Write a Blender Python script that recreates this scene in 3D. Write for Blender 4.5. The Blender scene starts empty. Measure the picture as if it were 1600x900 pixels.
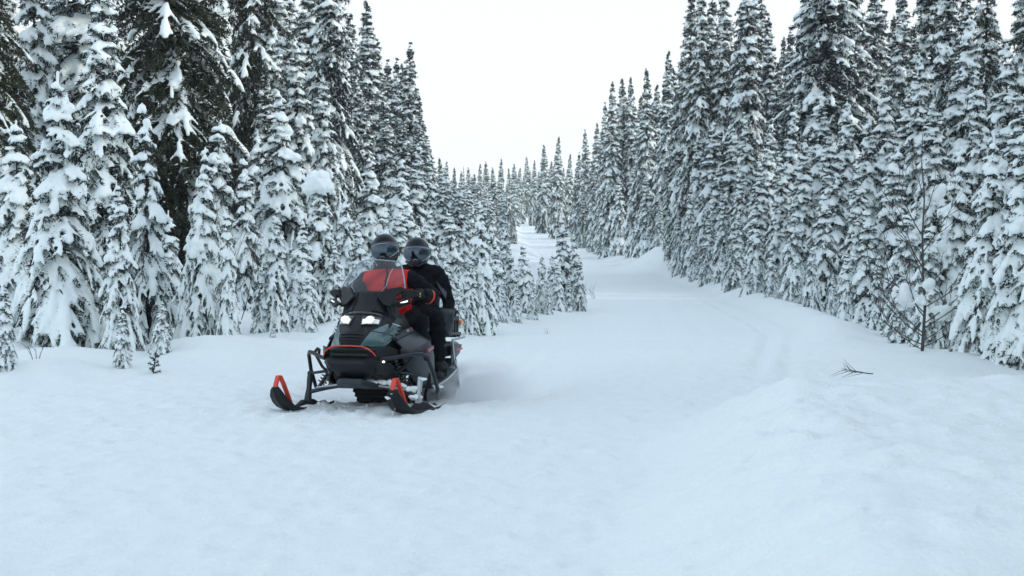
import bpy, bmesh, math, random
import numpy as np
from mathutils import Vector, Matrix

SC = bpy.context.scene
COL = SC.collection
R = math.radians

# ------------------------------------------------------------------ camera
CAM_H = 1.38
F_PX = 1778.0            # focal length in pixels of the 1600 px wide photograph
HORIZON = 395.0          # row of the horizon in the photograph
cam_data = bpy.data.cameras.new('camera')
cam_data.sensor_width = 36.0
cam_data.lens = 36.0 * F_PX / 1600.0
cam_data.clip_start = 0.1
cam_data.clip_end = 6000.0
cam = bpy.data.objects.new('camera', cam_data)
COL.objects.link(cam)
cam.location = (0, 0, CAM_H)
cam.rotation_euler = (R(90) - math.atan((450 - HORIZON) / F_PX), 0, 0)
cam_data.dof.use_dof = True
cam_data.dof.focus_distance = 10.6
cam_data.dof.aperture_fstop = 7.0
SC.camera = cam

# ------------------------------------------------------------------ sky and sun (bright overcast)
SUN_EL, SUN_AZ = 16.0, 98.0      # degrees; azimuth clockwise from +Y (low, beyond the right-hand forest)
w = bpy.data.worlds.new('World'); SC.world = w; w.use_nodes = True
nt = w.node_tree; nt.nodes.clear()
sky = nt.nodes.new('ShaderNodeTexSky'); sky.sky_type = 'NISHITA'
sky.sun_disc = False
sky.sun_elevation = R(SUN_EL); sky.sun_rotation = R(SUN_AZ)
sky.air_density = 1.0; sky.dust_density = 1.5; sky.ozone_density = 1.0; sky.altitude = 900
cloud = nt.nodes.new('ShaderNodeMixRGB'); cloud.blend_type = 'MIX'
cloud.inputs['Color2'].default_value = (1.96, 2.08, 2.10, 1)     # even white overcast, thinner overhead
wtc = nt.nodes.new('ShaderNodeTexCoord'); wsep = nt.nodes.new('ShaderNodeSeparateXYZ'); wmr = nt.nodes.new('ShaderNodeMapRange')
wmr.interpolation_type = 'SMOOTHSTEP'
wmr.inputs['From Min'].default_value = 0.05; wmr.inputs['From Max'].default_value = 0.60
wmr.inputs['To Min'].default_value = 1.0; wmr.inputs['To Max'].default_value = 0.54
nt.links.new(wtc.outputs['Generated'], wsep.inputs[0]); nt.links.new(wsep.outputs['Z'], wmr.inputs['Value']); nt.links.new(wmr.outputs[0], cloud.inputs['Fac'])
bg = nt.nodes.new('ShaderNodeBackground'); bg.inputs['Strength'].default_value = 0.14
wo = nt.nodes.new('ShaderNodeOutputWorld')
nt.links.new(sky.outputs[0], cloud.inputs['Color1'])
nt.links.new(cloud.outputs[0], bg.inputs[0]); nt.links.new(bg.outputs[0], wo.inputs[0])

sun_d = bpy.data.lights.new('sun', 'SUN'); sun_d.energy = 0.5; sun_d.angle = R(15); sun_d.color = (1.0, 0.93, 0.82)
sun = bpy.data.objects.new('sun', sun_d); COL.objects.link(sun)
az = R(SUN_AZ); el = R(SUN_EL)
sdir = Vector((math.sin(az) * math.cos(el), math.cos(az) * math.cos(el), math.sin(el)))
sun.rotation_euler = sdir.to_track_quat('Z', 'Y').to_euler()

SC.view_settings.view_transform = 'Standard'
SC.view_settings.look = 'None'
SC.view_settings.exposure = 1.88
SC.view_settings.gamma = 1.0
SC.view_settings.use_curve_mapping = False
SC.render.engine = 'CYCLES'
SC.cycles.max_bounces = 10
SC.cycles.volume_bounces = 6
SC.cycles.diffuse_bounces = 4
SC.cycles.transparent_max_bounces = 12
SC.cycles.use_denoising = True
try:
    SC.cycles.denoising_prefilter = 'ACCURATE'
except Exception:
    pass

# ------------------------------------------------------------------ materials
def new_mat(name):
    m = bpy.data.materials.new(name); m.use_nodes = True
    n = m.node_tree.nodes
    return m, m.node_tree, n['Principled BSDF']

def plain(name, col, rough=0.5, metal=0.0, spec=0.5, bump=0.0, bscale=60.0, var=0.0, coat=0.0):
    """Principled paint / plastic / cloth with a little procedural grain."""
    m, t, p = new_mat(name)
    p.inputs['Base Color'].default_value = (*col, 1)
    p.inputs['Roughness'].default_value = rough
    p.inputs['Metallic'].default_value = metal
    p.inputs['Specular IOR Level'].default_value = spec
    if coat: p.inputs['Coat Weight'].default_value = coat; p.inputs['Coat Roughness'].default_value = 0.08
    if bump or var:
        tc = t.nodes.new('ShaderNodeTexCoord')
        nz = t.nodes.new('ShaderNodeTexNoise'); nz.inputs['Scale'].default_value = bscale; nz.inputs['Detail'].default_value = 5
        t.links.new(tc.outputs['Object'], nz.inputs['Vector'])
        if bump:
            b = t.nodes.new('ShaderNodeBump'); b.inputs['Strength'].default_value = bump; b.inputs['Distance'].default_value = 0.01
            t.links.new(nz.outputs['Fac'], b.inputs['Height']); t.links.new(b.outputs[0], p.inputs['Normal'])
        if var:
            n2 = t.nodes.new('ShaderNodeTexNoise'); n2.inputs['Scale'].default_value = bscale * 0.2; n2.inputs['Detail'].default_value = 6
            t.links.new(tc.outputs['Object'], n2.inputs['Vector'])
            mx = t.nodes.new('ShaderNodeMixRGB'); mx.inputs['Color1'].default_value = (*[c * (1 - var) for c in col], 1)
            mx.inputs['Color2'].default_value = (*[min(1, c * (1 + var)) for c in col], 1)
            t.links.new(n2.outputs['Fac'], mx.inputs['Fac']); t.links.new(mx.outputs[0], p.inputs['Base Color'])
            mr = t.nodes.new('ShaderNodeMapRange'); mr.inputs['To Min'].default_value = max(0.05, rough - 0.12); mr.inputs['To Max'].default_value = min(1, rough + 0.12)
            t.links.new(n2.outputs['Fac'], mr.inputs['Value']); t.links.new(mr.outputs[0], p.inputs['Roughness'])
    return m

def snow_mat(name, ground=False):
    m, t, p = new_mat(name)
    p.inputs['Base Color'].default_value = (0.88, 0.95, 0.935, 1)
    p.inputs['Roughness'].default_value = 0.75
    p.inputs['Specular IOR Level'].default_value = 0.25
    geo = t.nodes.new('ShaderNodeNewGeometry')
    tc = t.nodes.new('ShaderNodeTexCoord')
    src = geo.outputs['Position'] if ground else tc.outputs['Object']
    prev = None
    for sc, st, di in (((14.0, 0.25, 0.03), (45.0, 0.5, 0.02), (150.0, 0.5, 0.008)) if ground else ((22.0, 0.4, 0.02), (90.0, 0.35, 0.006))):
        nz = t.nodes.new('ShaderNodeTexNoise'); nz.inputs['Scale'].default_value = sc; nz.inputs['Detail'].default_value = 4
        t.links.new(src, nz.inputs['Vector'])
        b = t.nodes.new('ShaderNodeBump'); b.inputs['Strength'].default_value = st; b.inputs['Distance'].default_value = di
        t.links.new(nz.outputs['Fac'], b.inputs['Height'])
        if prev: t.links.new(prev.outputs[0], b.inputs['Normal'])
        prev = b
    t.links.new(prev.outputs[0], p.inputs['Normal'])
    if ground:                                                   # snow grain, with the relief shade between grains put into the colour
        na = t.nodes.new('ShaderNodeTexNoise'); na.inputs['Scale'].default_value = 26.0; na.inputs['Detail'].default_value = 7; na.inputs['Roughness'].default_value = 0.75
        t.links.new(src, na.inputs['Vector'])
        cr = t.nodes.new('ShaderNodeMixRGB'); cr.inputs['Color1'].default_value = (0.81, 0.90, 0.885, 1); cr.inputs['Color2'].default_value = (0.96, 0.99, 0.965, 1)
        t.links.new(na.outputs['Fac'], cr.inputs['Fac']); t.links.new(cr.outputs[0], p.inputs['Base Color'])
    return m

def needle_mat(name, c1, c2):
    m, t, p = new_mat(name)
    p.inputs['Roughness'].default_value = 0.6
    p.inputs['Specular IOR Level'].default_value = 0.3
    oi = t.nodes.new('ShaderNodeObjectInfo'); tc = t.nodes.new('ShaderNodeTexCoord')
    nz = t.nodes.new('ShaderNodeTexNoise'); nz.inputs['Scale'].default_value = 3.0; nz.inputs['Detail'].default_value = 3
    t.links.new(tc.outputs['Object'], nz.inputs['Vector'])
    ad = t.nodes.new('ShaderNodeMath'); ad.operation = 'ADD'
    ml = t.nodes.new('ShaderNodeMath'); ml.operation = 'MULTIPLY'; ml.inputs[1].default_value = 0.45
    sb = t.nodes.new('ShaderNodeMath'); sb.operation = 'SUBTRACT'; sb.inputs[1].default_value = 0.22
    t.links.new(oi.outputs['Random'], ml.inputs[0]); t.links.new(ml.outputs[0], sb.inputs[0])
    t.links.new(sb.outputs[0], ad.inputs[0]); t.links.new(nz.outputs['Fac'], ad.inputs[1])
    mx = t.nodes.new('ShaderNodeMixRGB'); mx.inputs['Color1'].default_value = (*c1, 1); mx.inputs['Color2'].default_value = (*c2, 1)
    t.links.new(ad.outputs[0], mx.inputs['Fac']); t.links.new(mx.outputs[0], p.inputs['Base Color'])
    return m

M = {}
M['frost'] = plain('frosted_needles', (0.82, 0.88, 0.88), 0.8, spec=.2)
M['snow_ground'] = snow_mat('snow_ground', True)
M['snow'] = snow_mat('snow_on_things')
M['needles'] = needle_mat('fir_needles', (0.006, 0.015, 0.015), (0.016, 0.031, 0.026))
M['needles_dark'] = needle_mat('old_fir_needles', (0.020, 0.027, 0.016), (0.048, 0.052, 0.026))
M['bark'] = plain('bark', (0.042, 0.035, 0.031), 0.9, bump=0.8, bscale=25, var=0.35)
M['twig'] = plain('twig_bark', (0.075, 0.066, 0.060), 0.85, bump=0.4, bscale=60, var=0.3)

# ------------------------------------------------------------------ object helpers
def tag(o, label=None, cat=None, group=None, kind=None):
    if label: o['label'] = label
    if cat: o['category'] = cat
    if group: o['group'] = group
    if kind: o['kind'] = kind
    return o

def empty(name, loc=(0, 0, 0), rz=0.0):
    o = bpy.data.objects.new(name, None); COL.objects.link(o)
    o.empty_display_size = 0.2
    o.location = loc; o.rotation_euler = (0, 0, rz)
    return o

def mesh_from(name, V, Fc, smooth=True):
    me = bpy.data.meshes.new(name)
    me.from_pydata([tuple(v) for v in V] if not isinstance(V, np.ndarray) else V.tolist(), [], Fc if isinstance(Fc, list) else Fc.tolist())
    me.update()
    if smooth and len(me.polygons): me.polygons.foreach_set('use_smooth', [True] * len(me.polygons))
    return me

def link(name, me, mat=None, parent=None):
    o = bpy.data.objects.new(name, me); COL.objects.link(o)
    if mat is not None:
        me.materials.clear()
        for mm in (mat if isinstance(mat, (list, tuple)) else [mat]): me.materials.append(mm)
    if parent is not None: o.parent = parent
    return o

def copy_tree(o, parent=None):
    c = o.copy(); COL.objects.link(c); c.parent = parent
    for ch in o.children: copy_tree(ch, c)
    return c

class MB:
    """collects shapes into one mesh"""
    def __init__(s): s.v = []; s.f = []
    def add(s, V, Fc):
        n = len(s.v); s.v += [tuple(v) for v in V]; s.f += [tuple(i + n for i in f) for f in Fc]; return s
    def box(s, c, d, rot=None):
        V = [Vector(((i & 1) - .5, ((i >> 1) & 1) - .5, (i >> 2) - .5)) for i in range(8)]
        V = [Vector((v.x * d[0], v.y * d[1], v.z * d[2])) for v in V]
        if rot is not None: V = [rot @ v for v in V]
        V = [v + Vector(c) for v in V]
        return s.add(V, [(0, 2, 3, 1), (4, 5, 7, 6), (0, 1, 5, 4), (2, 6, 7, 3), (0, 4, 6, 2), (1, 3, 7, 5)])
    def tube(s, pts, rad, n=10, cap=True, sq=None):
        pts = [Vector(p) for p in pts]; k = len(pts)
        rad = rad if isinstance(rad, (list, tuple)) else [rad] * k
        V = []; Fc = []
        up = None
        for i, p in enumerate(pts):
            t = (pts[min(i + 1, k - 1)] - pts[max(i - 1, 0)]).normalized()
            if up is None:
                up = Vector((0, 0, 1)) if abs(t.z) < 0.9 else Vector((1, 0, 0))
            a = t.cross(up).normalized(); b = a.cross(t).normalized(); up = b
            for j in range(n):
                th = 2 * math.pi * j / n
                r1 = rad[i]; r2 = rad[i] * (sq if sq else 1)
                V.append(p + a * math.cos(th) * r1 + b * math.sin(th) * r2)
        for i in range(k - 1):
            for j in range(n):
                Fc.append((i * n + j, i * n + (j + 1) % n, (i + 1) * n + (j + 1) % n, (i + 1) * n + j))
        if cap:
            Fc.append(tuple(range(n - 1, -1, -1))); Fc.append(tuple((k - 1) * n + j for j in range(n)))
        return s.add(V, Fc)
    def ell(s, c, r, rot=None, nu=16, nv=10):
        V = []; Fc = []
        for i in range(nv + 1):
            ph = math.pi * i / nv
            for j in range(nu):
                th = 2 * math.pi * j / nu
                v = Vector((r[0] * math.sin(ph) * math.cos(th), r[1] * math.sin(ph) * math.sin(th), r[2] * math.cos(ph)))
                if rot is not None: v = rot @ v
                V.append(v + Vector(c))
        for i in range(nv):
            for j in range(nu):
                Fc.append((i * nu + j, (i + 1) * nu + j, (i + 1) * nu + (j + 1) % nu, i * nu + (j + 1) % nu))
        return s.add(V, Fc)
    def loft(s, rings, close=True, cap=True):
        n = len(rings[0]); V = [p for r in rings for p in r]; Fc = []
        m = n if close else n - 1
        for i in range(len(rings) - 1):
            for j in range(m):
                Fc.append((i * n + j, i * n + (j + 1) % n, (i + 1) * n + (j + 1) % n, (i + 1) * n + j))
        if cap and close:
            Fc.append(tuple(range(n - 1, -1, -1))); Fc.append(tuple((len(rings) - 1) * n + j for j in range(n)))
        return s.add(V, Fc)
    def slab(s, outline, thick, nrm=None):
        """a flat or curved polygon outline given thickness along its normal"""
        P = [Vector(p) for p in outline]; k = len(P)
        if nrm is None:
            nrm = Vector((0, 0, 0))
            for i in range(k): nrm += P[i].cross(P[(i + 1) % k])
            nrm.normalize()
        nrm = Vector(nrm)
        V = [p + nrm * thick * .5 for p in P] + [p - nrm * thick * .5 for p in P]
        Fc = [tuple(range(k)), tuple(range(2 * k - 1, k - 1, -1))] + [(i, k + i, k + (i + 1) % k, (i + 1) % k) for i in range(k)]
        return s.add(V, Fc)
    def mirror(s):
        n = len(s.v); s.v += [(x, -y, z) for x, y, z in s.v]; s.f += [tuple(i + n for i in reversed(f)) for f in s.f]; return s
    def build(s, name, mat, parent=None, smooth=True, bevel=0.0, seg=2, sub=0, solid=0.0, autosmooth=40, fix=True):
        me = bpy.data.meshes.new(name); me.from_pydata(s.v, [], s.f); me.update()
        if fix:
            bm = bmesh.new(); bm.from_mesh(me); bmesh.ops.recalc_face_normals(bm, faces=bm.faces); bm.to_mesh(me); bm.free()
        if smooth:
            me.polygons.foreach_set('use_smooth', [True] * len(me.polygons))
            if autosmooth: me.set_sharp_from_angle(angle=R(autosmooth))
        o = link(name, me, mat, parent)
        if solid: md = o.modifiers.new('solid', 'SOLIDIFY'); md.thickness = solid; md.offset = 0
        if bevel:
            md = o.modifiers.new('bevel', 'BEVEL'); md.width = bevel; md.segments = seg; md.limit_method = 'ANGLE'; md.angle_limit = R(35); md.harden_normals = False
        if sub: md = o.modifiers.new('sub', 'SUBSURF'); md.levels = sub; md.render_levels = sub
        return o

def voxel(me_in, voxel_size, smooth_it=4, name='remeshed', factor=0.5):
    """fuse overlapping shapes into one skin"""
    o = bpy.data.objects.new('tmp', me_in); COL.objects.link(o)
    md = o.modifiers.new('r', 'REMESH'); md.mode = 'VOXEL'; md.voxel_size = voxel_size; md.adaptivity = 0.0
    if smooth_it:
        sm = o.modifiers.new('s', 'SMOOTH'); sm.factor = factor; sm.iterations = smooth_it
    dg = bpy.context.evaluated_depsgraph_get()
    me = bpy.data.meshes.new_from_object(o.evaluated_get(dg)); me.name = name
    bpy.data.objects.remove(o); bpy.data.meshes.remove(me_in)
    me.polygons.foreach_set('use_smooth', [True] * len(me.polygons))
    return me

# ------------------------------------------------------------------ noise
_rs = np.random.RandomState(5); _PERM = _rs.rand(256, 256)
def vnoise(x, y):
    x = np.asarray(x, float); y = np.asarray(y, float)
    xi = np.floor(x).astype(int); yi = np.floor(y).astype(int); fx = x - xi; fy = y - yi
    fx = fx * fx * fx * (fx * (fx * 6 - 15) + 10); fy = fy * fy * fy * (fy * (fy * 6 - 15) + 10)
    g = lambda a, b: _PERM[a & 255, b & 255]
    return (g(xi, yi) * (1 - fx) + g(xi + 1, yi) * fx) * (1 - fy) + (g(xi, yi + 1) * (1 - fx) + g(xi + 1, yi + 1) * fx) * fy - 0.5
def fbm(x, y, o=4, gain=0.5):
    s = 0; a = 1.0
    for k in range(o): s = s + a * vnoise(x * 2 ** k + 17.3 * k, y * 2 ** k - 9.1 * k); a *= gain
    return s
def sstep(a, b, x):
    t = np.clip((np.asarray(x, float) - a) / (b - a), 0, 1); return t * t * (3 - 2 * t)
# ------------------------------------------------------------------ terrain
# forest edges in plan, from the camera's side to far up the trail
LEFT_EDGE = [(-60, 5), (-30, 8), (-12, 10.2), (-5.4, 11.5), (-3.8, 12.1), (-2.7, 13.6), (-1.95, 15.6), (-1.1, 17.6), (0.0, 20.6), (1.3, 25.2), (2.2, 33), (2.9, 50),
             (2.9, 70), (2.3, 90), (1.8, 110), (1.2, 140), (0.7, 190), (-0.5, 235), (-12, 300), (-60, 380), (-300, 500)]
RIGHT_EDGE = [(70, 5), (30, 8.2), (14, 9.8), (7, 10.9), (4.3, 11.5), (3.6, 12.3), (4.1, 14.5), (5.2, 19), (6.3, 28), (7.6, 42), (8.4, 60), (7.9, 76), (7.6, 92),
              (7.7, 110), (7.8, 130), (7.6, 160), (7.2, 190), (6, 240), (-4, 310), (-50, 400), (-290, 520)]
ROAD_Z = ([-50, 30, 54, 78, 100, 130, 160, 190, 230, 300, 600, 1600, 5000], [0, 0, 0.06, 0.45, 1.0, 2.7, 4.6, 6.75, 9.0, 11, 18, 30, 40])

def signed_edge(x, y, poly, left):
    """distance to an edge, positive on the forest side"""
    best = np.full(np.shape(x), 1e9); sg = np.ones(np.shape(x))
    for (ax, ay), (bx, by) in zip(poly[:-1], poly[1:]):
        dx, dy = bx - ax, by - ay; L2 = dx * dx + dy * dy
        t = np.clip(((x - ax) * dx + (y - ay) * dy) / L2, 0, 1)
        px, py = ax + t * dx - x, ay + t * dy - y
        d = np.sqrt(px * px + py * py)
        cr = dx * (y - ay) - dy * (x - ax)
        upd = d < best - 1e-9
        best = np.where(upd, d, best); sg = np.where(upd, np.sign(cr), sg)
    return best * (sg if left else -sg)

def ground(x, y):
    x = np.asarray(x, float); y = np.asarray(y, float)
    dl = signed_edge(x, y, LEFT_EDGE, True); dr = signed_edge(x, y, RIGHT_EDGE, False)
    z = np.interp(y, *ROAD_Z)
    far = sstep(20, 90, y)
    # left berm and rising forest floor
    bl = sstep(-0.5, 1.3, dl + 0.35 * fbm(x * .7, y * .7, 2))
    z = z + bl * (0.20 + 0.26 * fbm(x * .75 + 3, y * .75, 3) + 0.35 * far) + np.clip(dl - 1.2, 0, 40) * 0.035 * (dl > 0)
    z = z + 0.20 * np.exp(-((x + 3.65) / 0.7) ** 2 - ((y - 13.9) / 0.7) ** 2)             # rounded drift left of the sled
    z = z + 0.16 * np.exp(-((x + 2.1) / 0.7) ** 2 - ((y - 15.2) / 0.8) ** 2)
    # right bank
    br = sstep(-0.4, 1.2, dr + 0.25 * fbm(x * .6, y * .6 + 8, 2))
    z = z + br * (0.10 + 0.10 * fbm(x * .5 + 9, y * .5, 3) + 0.30 * far) + np.clip(dr - 1.2, 0, 40) * 0.035 * (dr > 0)
    z = z + 1.15 * np.exp(-((x - 8.9) / 1.5) ** 2 - ((y - 68) / 7) ** 2) + 0.28 * np.exp(-((dr - .05) / .55) ** 2) * sstep(14, 18, y) * (1 - sstep(60, 80, y))
    z = z + 0.10 * np.exp(-((x - 4.9) / 1.0) ** 2 - ((y - 13.6) / 1.0) ** 2) + 0.08 * np.exp(-((x - 6.3) / 0.8) ** 2 - ((y - 13.2) / 0.8) ** 2)
    # ploughed bank in the right foreground
    foot = 0.30 + (y - 4.86) * 0.185 + 0.20 * fbm(x * 1.1, y * 1.1, 2)
    rise = sstep(0.0, 1.15, x - foot)
    back = 1 - sstep(7.3, 9.6, y - 0.12 * x + 0.5 * fbm(x * .8 + 4, y * .8, 2))
    chunk = np.abs(fbm(x * 1.9 + 1.7, y * 1.9, 4, 0.5))
    nearslope = np.exp(-((x - foot - 0.7) / 0.9) ** 2)
    bank = rise * back * (0.50 + 0.07 * fbm(x * .7, y * .7 + 2, 2)) + rise * back * nearslope * (0.15 * chunk - 0.015)
    bank = bank - rise * back * 0.08 * sstep(2.0, 3.6, x) * (1 - sstep(4.2, 6.6, y))
    z = z + np.where(y < 14, bank, 0)
    # trail surface: churned snow in front, sled tracks further up
    road = (1 - bl) * (1 - br)
    near = 1 - sstep(14, 40, y)
    z = z + road * (0.026 * fbm(x * .5, y * .5, 2) + 0.012 * near * fbm(x * 2.6, y * 2.2, 2) + 0.018 * near * fbm(x * 9, y * 8, 3, .6))
    cl = np.abs(fbm(x * 6.5, y * 5.0 + 40, 3)); z = z + road * (1 - sstep(9, 22, y)) * 0.06 * np.clip(cl - 0.14, 0, 1)
    # parallel tracks that sweep up the right of the trail
    for off, wd, dp in ((0.62, 0.09, 0.042), (1.02, 0.09, 0.038), (1.95, 0.14, 0.016), (2.5, 0.10, 0.014), (3.3, 0.14, 0.012), (3.8, 0.1, 0.010)):
        dd = -dr - off - 0.15 * np.sin(y * 0.21 + off)
        z = z + (y > 11.5) * road * (-dp * np.exp(-(dd / wd) ** 2) + 0.5 * dp * np.exp(-((dd - 2 * wd) / wd) ** 2)) * sstep(11.5, 15, y) * (1 - sstep(45, 80, y))
    # forest floor lumps
    z = z + (bl + br) * (0.05 * fbm(x * 1.7, y * 1.7, 3))
    return z

def gz(x, y): return float(ground(np.array([x]), np.array([y]))[0])

def axis(dense0, dense1, step, lo, hi, g=1.09):
    a = list(np.arange(dense0, dense1 + 1e-6, step)); s = step; v = dense1
    while v < hi: s *= g; v += s; a.append(v)
    s = step; v = dense0; b = []
    while v > lo: s *= g; v -= s; b.append(v)
    return np.array(b[::-1] + a)

# the sled stands here; its skis and track press into the snow
SLED = (-1.32, 10.0); SLED_YAW = R(12)
_F = np.array([-math.sin(SLED_YAW), -math.cos(SLED_YAW)]); _L = np.array([math.cos(SLED_YAW), -math.sin(SLED_YAW)])
def sled_local(x, y):
    return (x - SLED[0]) * _F[0] + (y - SLED[1]) * _F[1], (x - SLED[0]) * _L[0] + (y - SLED[1]) * _L[1]

gx = axis(-6.0, 4.6, 0.045, -2500, 2500); gy = axis(4.2, 19.0, 0.05, -40, 5000, 1.055)
GX, GY = np.meshgrid(gx, gy)
GZ = ground(GX, GY)
lx, ly = sled_local(GX, GY)
# the sled is climbing out of a shallow dip
dip = np.clip(-lx - 0.1, 0, 2.3) * 0.079 * (1 - sstep(0.75, 1.7, np.abs(ly - 0.15))) * sstep(-8.5, -2.6, lx)
under = sstep(-2.9, -2.5, lx) * (1 - sstep(0.25, 0.6, lx)) * (1 - sstep(0.60, 0.85, np.abs(ly)))
GZ = GZ * (1 - under) + under * (-0.01 + 0.25 * GZ) - dip
GZ = GZ - 0.035 * (1 - sstep(0.22, 0.34, np.abs(ly))) * (1 - sstep(-2.2, -1.9, lx)) * sstep(-9, -5, lx)
for s_ in (-0.525, 0.525):                                                  # ski grooves run back from the skis
    GZ = GZ - 0.03 * np.exp(-((ly - s_) / 0.09) ** 2) * (1 - sstep(-0.6, -0.2, lx)) * sstep(-9, -5, lx)
# churned crumbs thrown up round the skis
ch = np.exp(-((lx + 0.2) / 1.1) ** 2 - (ly / 1.1) ** 2)
GZ = GZ + ch * 0.004 + ch * 0.10 * np.clip(np.abs(fbm(GX * 7, GY * 7, 3)) - .05, 0, 1)
ny, nx = GX.shape
V = np.stack([GX.ravel(), GY.ravel(), GZ.ravel()], 1)
ii, jj = np.meshgrid(np.arange(ny - 1), np.arange(nx - 1), indexing='ij'); a = (ii * nx + jj).ravel()
Fq = np.stack([a, a + 1, a + nx + 1, a + nx], 1)
tag(link('snow_ground', mesh_from('snow_ground', V, Fq), M['snow_ground']), kind='structure', label='deep white snow over the trail, banks and forest floor')
# ------------------------------------------------------------------ snow-laden firs
_ico = bmesh.new(); bmesh.ops.create_icosphere(_ico, subdivisions=1, radius=1.0)
ICO_V = np.array([v.co[:] for v in _ico.verts]); ICO_F = np.array([[v.index for v in f.verts] for f in _ico.faces]); _ico.free()

def nrm(a): return a / (np.linalg.norm(a, axis=-1, keepdims=True) + 1e-9)

def blobs_mesh(C, A, r3):
    """ellipsoids: centres, long axes, (along, side, up) radii"""
    C = np.asarray(C); A = nrm(np.asarray(A)); r3 = np.asarray(r3)
    up = np.tile([0., 0., 1.], (len(C), 1)); S = nrm(np.cross(A, up) + 1e-6); U = np.cross(S, A)
    V = C[:, None, :] + ICO_V[None, :, 0:1] * (A * r3[:, :1])[:, None, :] + ICO_V[None, :, 1:2] * (S * r3[:, 1:2])[:, None, :] + ICO_V[None, :, 2:3] * (U * r3[:, 2:])[:, None, :]
    Fc = ICO_F[None] + (np.arange(len(C)) * len(ICO_V))[:, None, None]
    return mesh_from('blobs', V.reshape(-1, 3), Fc.reshape(-1, 3), False)

def fir(seed, H, RAD, whorls, per, side, power, droop, load, cover, nlen, nwid, ndens, vox, t0=0.03, blob=0.05, taper=0.85, topbare=0.0, lean=0.0, balls=(), frost=.33):
    rng = np.random.RandomState(seed)
    wood = MB(); segA = []; segB = []; segW = []; bC = []; bA = []; bR = []
    tw = H * 0.0105 + 0.012
    ph = rng.rand() * 6; lx = lambda z: lean * (z / H) ** 2 * H + 0.012 * H * math.sin(ph + 5 * z / H) * (z / H)
    tp = [(lx(H * k / 10), 0.4 * lx(H * k / 10), H * k / 10) for k in range(11)]
    trunk = MB().tube(tp, [tw * (1 - 0.93 * (k / 10) ** 0.9) for k in range(11)], 7)
    n = 0
    for wi in range(whorls):
        t = t0 + (1 - t0) * (wi + rng.uniform(-.6, .6)) / whorls
        t = min(max(t, 0.01), 0.985)
        prof = RAD * (min(1.0, (1 - t) * taper / 0.85 * 1.0) ** power) + 0.02 * RAD
        nb = per + rng.randint(-1, 2)
        if t > 0.9: nb = max(4, nb - 2)
        a0 = rng.rand() * 6.28
        for b in range(nb):
            L = prof * rng.uniform(0.62, 1.18)
            if L < 0.03 * RAD: continue
            az = a0 + 6.283 * b / nb + rng.uniform(-.3, .3)
            z0 = (t + rng.uniform(-.75, .75) / whorls) * H
            e0 = R(28 * t * t + 4 - 14 * (1 - t)) + R(rng.uniform(-8, 8))
            dr = droop * (0.35 + 0.65 * (1 - t)) * rng.uniform(.7, 1.3)
            d = np.array([math.cos(az), math.sin(az), 0.0])
            s = np.linspace(0, 1, 6)[:, None]
            P = np.array([lx(z0), .4 * lx(z0), z0]) + d * L * s * (1 - 0.18 * dr * s) + np.array([0, 0, 1.]) * L * (math.tan(e0) * s - dr * s * s)
            wood.tube([tuple(p) for p in P], [tw * 0.28 * (1 - 0.75 * k / 5) for k in range(6)], 3, cap=False)
            sidev = np.array([-d[1], d[0], 0.0])
            fat = rng.uniform(0.7, 1.25) * (1.65 if rng.rand() < 0.13 else 1.0)
            snowy = (rng.rand() < cover) and t < 1 - topbare * rng.uniform(0.3, 1.0)
            ld = load * fat
            # main axis
            for k in range(1, 5):
                segA.append(P[k]); segB.append(P[k + 1]); segW.append(1.0)
                if snowy and rng.rand() < 0.93:
                    r = blob * ld * (0.75 + 0.5 * (L / RAD)) * rng.uniform(.75, 1.25)
                    m = P[k] * .5 + P[k + 1] * .5 if k < 4 else P[k] * .35 + P[k + 1] * .65
                    ax = P[k + 1] - P[k]; ll = np.linalg.norm(ax) * .75
                    bC.append(m + [0, 0, r * .55]); bA.append(ax); bR.append((max(ll, r), r * 1.05, r * .72))
            # side twigs
            ns = max(1, int(round(side * (0.45 + 0.55 * L / RAD))))
            for q in range(ns):
                for sg in (-1, 1):
                    u = 0.22 + 0.72 * (q + rng.uniform(.1, .9)) / ns
                    p0 = np.array([np.interp(u, s[:, 0], P[:, c]) for c in range(3)])
                    tl = L * (0.52 * (1 - u) + 0.14) * rng.uniform(.7, 1.25)
                    ang = R(rng.uniform(38, 62))
                    tang = nrm(P[min(5, int(u * 5) + 1)] - P[int(u * 5)] if int(u * 5) < 5 else P[5] - P[4])
                    v = tang * math.cos(ang) + sidev * sg * math.sin(ang) + np.array([0, 0, -0.16 - 0.42 * dr * rng.uniform(.5, 1.3)])
                    p1 = p0 + nrm(v) * tl; p2 = p1 + nrm(v + [0, 0, -0.35]) * tl * 0.35
                    segA += [p0, p1]; segB += [p1, p2]; segW += [1.0, 1.0]
                    if snowy and rng.rand() < 0.82:
                        r = blob * ld * rng.uniform(.6, 1.1) * 0.85
                        ax = p1 - p0
                        bC.append(p0 * .42 + p1 * .58 + [0, 0, r * .5]); bA.append(ax); bR.append((max(tl * .62, r), r * .92, r * .66))
                        if rng.rand() < .55: bC.append(p1 * .5 + p2 * .5 + [0, 0, r * .35]); bA.append(p2 - p1); bR.append((max(tl * .24, r * .7), r * .66, r * .5))
    # leader
    top = np.array(tp[-1]); segA.append(top - [0, 0, H * .05]); segB.append(top); segW.append(1.0)
    if topbare < .3:
        for k in range(3):
            bC.append(top - [0, 0, H * .012 * k]); bA.append([.3, .1, 1.]); bR.append((blob * 1.1, blob * .6, blob * .6))
    for (bx, by, bz, br) in balls:
        for q in range(7):
            o = rng.uniform(-1, 1, 3) * br * .42; bC.append([bx + o[0] * 1.2, by + o[1], bz + o[2] * .7]); bA.append([1, 0, .1]); bR.append((br * .72, br * .68, br * .72))
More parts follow.
